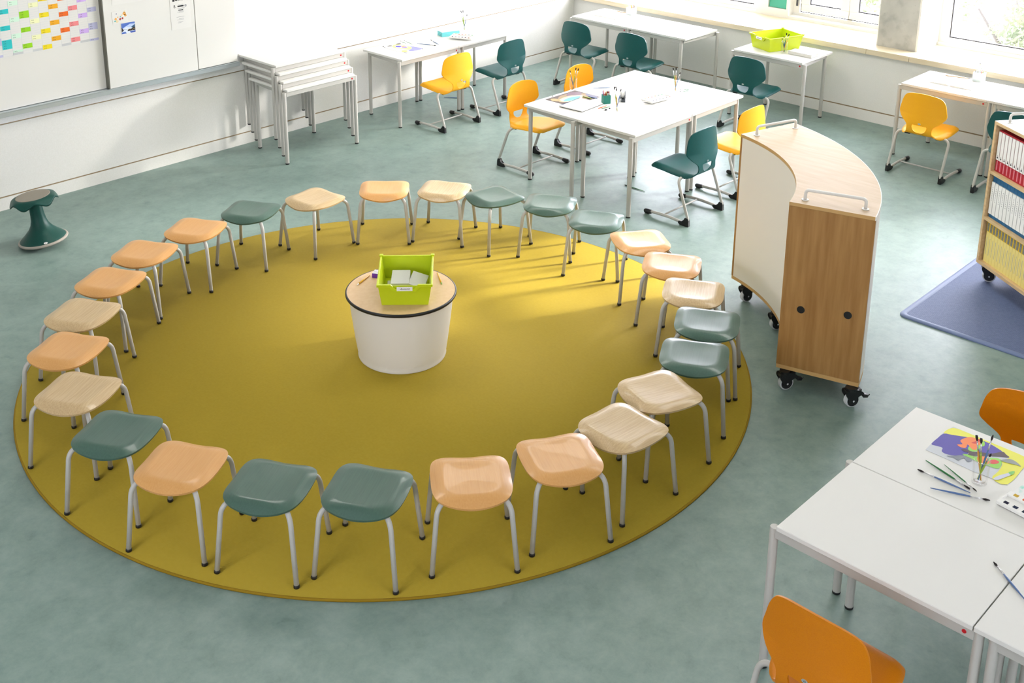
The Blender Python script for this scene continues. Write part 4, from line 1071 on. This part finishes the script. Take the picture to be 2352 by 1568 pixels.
for x, y, sx, lab in ((7.692, 6.040, .016, 'larger black eraser lump beside the crayons'), (7.749, 6.044, .011, 'smaller black eraser lump beside the crayons')):
    bm = B(); lathe(bm, [(0,0),(.7,0),(1,.35),(.85,.8),(.4,1.05),(0,1.1)], 16); bmesh.ops.scale(bm, vec=(sx, sx*.75, .009), verts=bm.verts[:]); o = obj('eraser', bm, 'black_soft'); o.location = (x, y, HT+.0002); tag(o, lab, 'eraser')
bm = B(); box(bm, -.02, .02, -.02, .02, 0, .0015); o = obj('sticky_note', bm, mat('note_yellow', '#eff0b4', .6)); o.location = (7.768, 6.005, HT+.0003); o.rotation_euler = (0, 0, .4); tag(o, 'small pale yellow note beside the tumbler and erasers', 'paper')
# tape dispenser
t = thing('tape_dispenser', 'charcoal tape dispenser with a white roll on the central tables', 'tape dispenser', (8.045, 6.135, HT), R(38))
bm = B(); prof = [(-.085,0),(.085,0),(.088,.012),(.05,.03),(.048,.055),(.03,.078),(.0,.086),(-.03,.078),(-.048,.055),(-.052,.028),(-.08,.02)]
for s in (-1, 1):
    a = [bm.verts.new((q[0], s*.020, q[1])) for q in prof]; b = [bm.verts.new((q[0], s*.026, q[1])) for q in prof]
    bm.faces.new(a); bm.faces.new(list(reversed(b)))
    for k in range(len(prof)): bm.faces.new((a[k], b[k], b[(k+1)%len(prof)], a[(k+1)%len(prof)]))
box(bm, -.082, .086, -.020, .020, 0, .018); obj('body', bm, 'dark_grey', t)
bm = B(); mx = Matrix.Translation((0, 0, .05)) @ Matrix.Rotation(R(90), 4, 'X')
lathe(bm, [(.020,-.018),(.034,-.018),(.034,.018),(.020,.018),(.020,-.018)], 28); bmesh.ops.transform(bm, matrix=mx, verts=bm.verts[:]); obj('tape_roll', bm, 'label', t)

# turquoise box
t = thing('card_box', 'turquoise cardboard box with a pale lid on the left wall table', 'box', (8.652, 9.005, HT), R(-17))
bm = B(); box(bm, -.108, .108, -.058, .058, 0, .050, 0, .002, 1); obj('box_body', bm, 'turq', t)
bm = B(); box(bm, -.106, .106, -.056, .056, .0502, .056, 0, .002, 1); obj('lid', bm, 'pale_pink', t)
bm = B()
for k in range(3): box(bm, -.1092, -.1082, -.055, .055, .006+k*.015, .016+k*.015)
obj('side_stripes', bm, 'turq_dark', t)

# open books
def open_book(x, y, z, deg, w, d, label):
    t = thing('open_book', label, 'book', (x, y, z), R(deg))
    bm = B(); box(bm, -w, w, -d/2, d/2, 0, .0022, 0); obj('cover', bm, 'label', t)
    for s in (-1, 1):
        bm = B()
        f = lambda u: .0025 + .016*math.sin(min(1, u*5)*PI/2)*(1-u)**.8 + .002
        n = 14
        prof = [(s*(.001+u*(w-.006)), f(u)) for u in [k/n for k in range(n+1)]]
        pp = prof + [(prof[-1][0], .0023), (prof[0][0], .0023)]
        a = [bm.verts.new((q[0], -d/2+.004, q[1])) for q in pp]; b = [bm.verts.new((q[0], d/2-.004, q[1])) for q in pp]
        bm.faces.new(a); bm.faces.new(list(reversed(b)))
        for k in range(len(pp)): bm.faces.new((a[k], b[k], b[(k+1)%len(pp)], a[(k+1)%len(pp)]))
        pg = obj('pages', bm, 'paper', t, 40)
        if s > 0:
            bm = B()
            for k in range(6): box(bm, .03, .03+random.uniform(.06,.12), -d/2+.05+k*.022, -d/2+.052+k*.022, .0165-.0, .0168)
            bm.free()
    return t
open_book(10.655, 8.350, HT, -90, .205, .27, 'open white book on the far corner table')
open_book(10.650, 4.240, HT, -90, .218, .27, 'open white book on the table below the big right window')
# square pen cups by the window
def pen_cube(x, y, where, pens):
    t = thing('pen_cup', 'pale grey square pen cup ' + where, 'cup', (x, y, HT), R(-4))
    bm = B(); s = .043; w = .004; hh = .085
    box(bm, -s, s, -s, -s+w, 0, hh); box(bm, -s, s, s-w, s, 0, hh); box(bm, -s, -s+w, -s+w, s-w, 0, hh); box(bm, s-w, s, -s+w, s-w, 0, hh); box(bm, -s+w, s-w, -s+w, s-w, 0, .004)
    obj('cup_body', bm, 'cube', t)
    for c, tp, nm, dx, dy, L in pens:
        stick(c, (x+dx*.7, y+dy*.7, HT+.0045), (x+dx*1.15, y+dy*1.15, HT+L), .0036, 'pen', nm + ' in the grey cup ' + where, 'pen', tp)
pen_cube(10.878, 8.212, 'on the far corner table', [('brush_white','black','pale pen',-.02,.024,.155),('brown','brown','brown pencil',-.010,-.004,.14),('yellow_pl','brown','yellow pencil',-.018,-.018,.125),('orange_pl','brown','orange pencil',.016,-.010,.13),('dark_grey','black','black pen',.012,-.028,.115),('brush_white','brush_blue','tall pale pen',.006,.010,.20)])
pen_cube(10.900, 4.122, 'on the table below the big right window', [('black','black','short black pen',-.024,.026,.105),('yellow_pl','black','tall yellow pen',-.004,.004,.19),('brush_white','brush_white','tall pale pen',-.014,.000,.15),('brush_white','green_pl','green-tipped pen',.010,-.008,.135),('orange_pl','brown','orange pencil',.006,-.016,.115),('brush_lime','brown','lime pencil',-.004,-.030,.11)])
for a, b, lab in (((10.885, 8.430), (10.905, 8.270), 'brown wooden pencil beside the pen cup in the far corner'), ((10.850, 4.420), (10.912, 4.190), 'brown wooden pencil beside the pen cup below the right window')):
    stick('brown', (a[0], a[1], HT+.0045), (b[0], b[1], HT+.0045), .0042, 'pencil', lab, 'pencil', 'dark_grey')

# lime bins
def bin_box(x, y, z, deg, label):
    t = thing('storage_bin', label, 'bin', (x, y, z), R(deg))       # front (label) faces local -y
    bx, by, tx, ty, h, w = .143, .190, .165, .213, .150, .004
    def lv(k, ins): # rectangle at height fraction k
        return bx+(tx-bx)*k-ins, by+(ty-by)*k-ins
    bm = B()
    def ring(k, ins, z): 
        a, b = lv(k, ins); return [bm.verts.new(p) for p in ((-a,-b,z),(a,-b,z),(a,b,z),(-a,b,z))]
    o0, o1 = ring(0,0,0), ring(.93,0,h*.93); i0, i1 = ring(0,w,.004), ring(.93,w,h*.93)
    bm.faces.new(list(reversed(o0))); bm.faces.new(i0)
    for k in range(4):
        q = (k+1) % 4
        bm.faces.new((o0[k], o0[q], o1[q], o1[k])); bm.faces.new((i0[q], i0[k], i1[k], i1[q])); bm.faces.new((o1[k], o1[q], i1[q], i1[k]))
    obj('bin_body', bm, 'lime', t)
    # rim with dipped front
    bm = B(); z0, z1 = h*.90, h
    box(bm, -tx-.006, tx+.006, ty-.006, ty+.008, z0, z1, 0, .003, 2); box(bm, -tx-.007, -tx+.005, -ty, ty, z0, z1, 0, .003, 2); box(bm, tx-.005, tx+.007, -ty, ty, z0, z1, 0, .003, 2)
    prof = [(-tx-.006,z1),(-.085,z1),(-.058,z1-.028),(.058,z1-.028),(.085,z1),(tx+.006,z1),(tx+.006,z0),(.095,z0),(.070,z0-.032),(-.070,z0-.032),(-.095,z0),(-tx-.006,z0)]
    a = [bm.verts.new((q[0], -ty-.010, q[1])) for q in prof]; b = [bm.verts.new((q[0], -ty+.004, q[1])) for q in prof]
    bm.faces.new(a); bm.faces.new(list(reversed(b)))
    for k in range(len(prof)): bm.faces.new((a[k], b[k], b[(k+1)%len(prof)], a[(k+1)%len(prof)]))
    for sx in (-1, 1): box(bm, sx*tx-.012, sx*tx+.012, ty-.014, ty+.010, z1-.004, z1+.008, 0, .003, 2)
    obj('rim', bm, 'lime', t)
    bm = B(); box(bm, -.048, .048, -ty-.0125, -ty-.0102, z0-.024, z0+.002, 0); lb = obj('name_label', bm, 'label', t)
    bm = B(); text_into(bm, 'Antonia', .019, Matrix.Translation((0, -ty-.0128, z0-.011)) @ Matrix.Rotation(R(90), 4, 'X') @ Matrix.Rotation(R(3), 4, 'Z'), 0, .0002, .45); obj('handwriting', bm, 'ink', lb, recalc=False)
    return t
bdeg = math.degrees(math.atan2(-.200, .207))
bin_box(4.466, 5.052, DZ+.0005, bdeg, 'lime green bin with a name label and grey books on the drum table')
bin_box(10.680, 6.165, HT+.0005, -111, 'lime green bin on the table below the windows')
MB_ = Matrix.Translation((4.466, 5.052, DZ+.005)) @ Matrix.Rotation(R(bdeg), 4, 'Z')
def gbook(loc, rot, size, label):
    t = thing('book', label, 'book'); t.matrix_world = MB_ @ Matrix.Translation(loc) @ rot
    x, y, h = size
    bm = B(); box(bm, -x/2, x/2, -y/2, y/2, 0, h, 0, .002, 1); obj('cover', bm, 'book_grey', t)
    bm = B(); box(bm, -x/2-.0006, x/2+.0006, -y/2-.0006, y/2-.004, .003, h-.003); obj('pages', bm, 'paper_edge', t)
gbook((-.035, -.035, .001), Matrix.Rotation(R(3), 4, 'Z'), (.16, .25, .028), 'grey book at the bottom of the lime bin on the drum table')
gbook((-.035, .030, .032), Matrix.Rotation(R(-1), 4, 'Z'), (.115, .20, .05), 'upright lying grey book at the left in the lime bin on the drum table')
gbook((.072, .035, .036), Matrix.Rotation(R(-9), 4, 'Z') @ Matrix.Rotation(R(16), 4, 'Y'), (.105, .19, .024), 'tilted grey book leaning at the right side of the lime bin on the drum table')
t = thing('book', 'flat grey book lying beside the lime bin under the windows', 'book', (10.602, 5.800, HT), R(-91))
bm = B(); box(bm, -.135, .135, -.068, .068, 0, .034, 0, .003, 1); obj('cover', bm, 'book_grey', t)
bm = B(); box(bm, -.132, .1356, -.0686, .064, .004, .030); obj('pages', bm, 'paper_edge', t)
# pens and purple box on the drum table
stick('yellow_pl', (4.463-.02, 5.426-.04, DZ+.006), (4.293, 5.330, DZ+.006), .0050, 'marker', 'yellow marker at the left on the drum table', 'pen', 'label')
stick('yellow_pl', (4.783, 5.100, DZ+.006), (4.683, 4.952, DZ+.006), .0045, 'marker', 'orange yellow marker with a green tip at the right on the drum table', 'pen', 'green_pl')
t = thing('card_box', 'small purple and white striped box behind the bin on the drum table', 'box', (4.480, 5.352, DZ), R(30))
bm = B(); box(bm, -.030, .030, -.022, .022, 0, .030, 0, .001, 1); obj('box_body', bm, 'purple', t)
bm = B()
for k in range(4): box(bm, -.028+k*.015, -.019+k*.015, -.0226, .0226, .030, .0312)
obj('lid_stripes', bm, 'label', t)

# ------------------------------------------------------------------ light
w = bpy.data.worlds.new('World'); SC.world = w; w.use_nodes = True
bg = w.node_tree.nodes['Background']; bg.inputs[0].default_value = (.93, .93, 1.05, 1); bg.inputs[1].default_value = 13.0
sd = bpy.data.lights.new('sun', 'SUN'); sd.energy = 4.2; sd.angle = R(7.0); sd.color = (1, .96, .90)
so = bpy.data.objects.new('sun', sd); COL.objects.link(so)
hz, el = R(152), R(18.5)
d = Vector((math.cos(hz)*math.cos(el), math.sin(hz)*math.cos(el), -math.sin(el)))
so.rotation_euler = d.to_track_quat('-Z', 'Y').to_euler(); so.location = (14, 2, 6)
def portal(x, y0, y1, z0, z1):
    l = bpy.data.lights.new('window_daylight', 'AREA'); l.shape = 'RECTANGLE'; l.size = y1-y0; l.size_y = z1-z0
    l.cycles.is_portal = True
    o = bpy.data.objects.new('window_daylight', l); COL.objects.link(o); o.location = (x, (y0+y1)/2, (z0+z1)/2); o.rotation_euler = (R(90), 0, R(90))
for a, b in ((1.2, 4.92), (5.36, 6.66), (7.08, YW)): portal(12.05, a, b, .8, 3.3)
for loc, rot in (((X0-.15, 2.8, 2.1), (R(90), 0, R(-90))), ((2.8, Y0-.15, 2.1), (R(90), 0, 0))):  # sky portals for the two added fill windows behind the camera
    l = bpy.data.lights.new('window_daylight', 'AREA'); l.shape = 'RECTANGLE'; l.size = 2.8; l.size_y = .92; l.cycles.is_portal = True
    o = bpy.data.objects.new('window_daylight', l); COL.objects.link(o); o.location = loc; o.rotation_euler = rot
# added fill lamps on the unseen ceiling, strongest towards the back
lamp = None
LAMP = 4
for i, (x, y) in enumerate([(x, y) for x in (1.0, 4.2, 7.4) for y in (.8, 3.8, 6.8)]):
    if lamp is None:
        lamp = thing('fill_lamp', 'square white fill lamp added on the unseen ceiling', 'lamp', (x, y, ZC), 0, 'added ceiling fill lamps')
        bm = B(); box(bm, -.62, .62, -.62, .62, -.06, 0, 0, .006, 1); obj('housing', bm, 'win_frame', lamp)
    else: dup(lamp, (x, y, ZC), 0, 'square white fill lamp added on the unseen ceiling', 'added ceiling fill lamps')
    l = bpy.data.lights.new('fill_light', 'AREA'); l.shape = 'SQUARE'; l.size = 1.2; l.energy = 26 if x > 7 and y > 3 else (28 if x > 4 and y > 6 else 1.5); l.color = (1, .97, .92)
    o = bpy.data.objects.new('fill_light', l); COL.objects.link(o); o.location = (x, y, ZC-.07)

# ------------------------------------------------------------------ camera
cd = bpy.data.cameras.new('camera'); cam = bpy.data.objects.new('camera', cd); COL.objects.link(cam)
cd.sensor_fit = 'HORIZONTAL'; cd.sensor_width = 36; cd.lens = 36*2689.82/2352
cd.shift_x = (1176-1094.95)/2352; cd.shift_y = (237.42-784)/2352
cd.clip_start = .05; cd.clip_end = 200
cam.location = (0, 0, 3.75); cam.rotation_euler = (R(90-16.984), R(0.02), R(-45.274))
SC.camera = cam
vs = SC.view_settings; vs.view_transform = 'Standard'; vs.look = 'None'; vs.gamma = 1; vs.exposure = 0.42; vs.use_curve_mapping = False
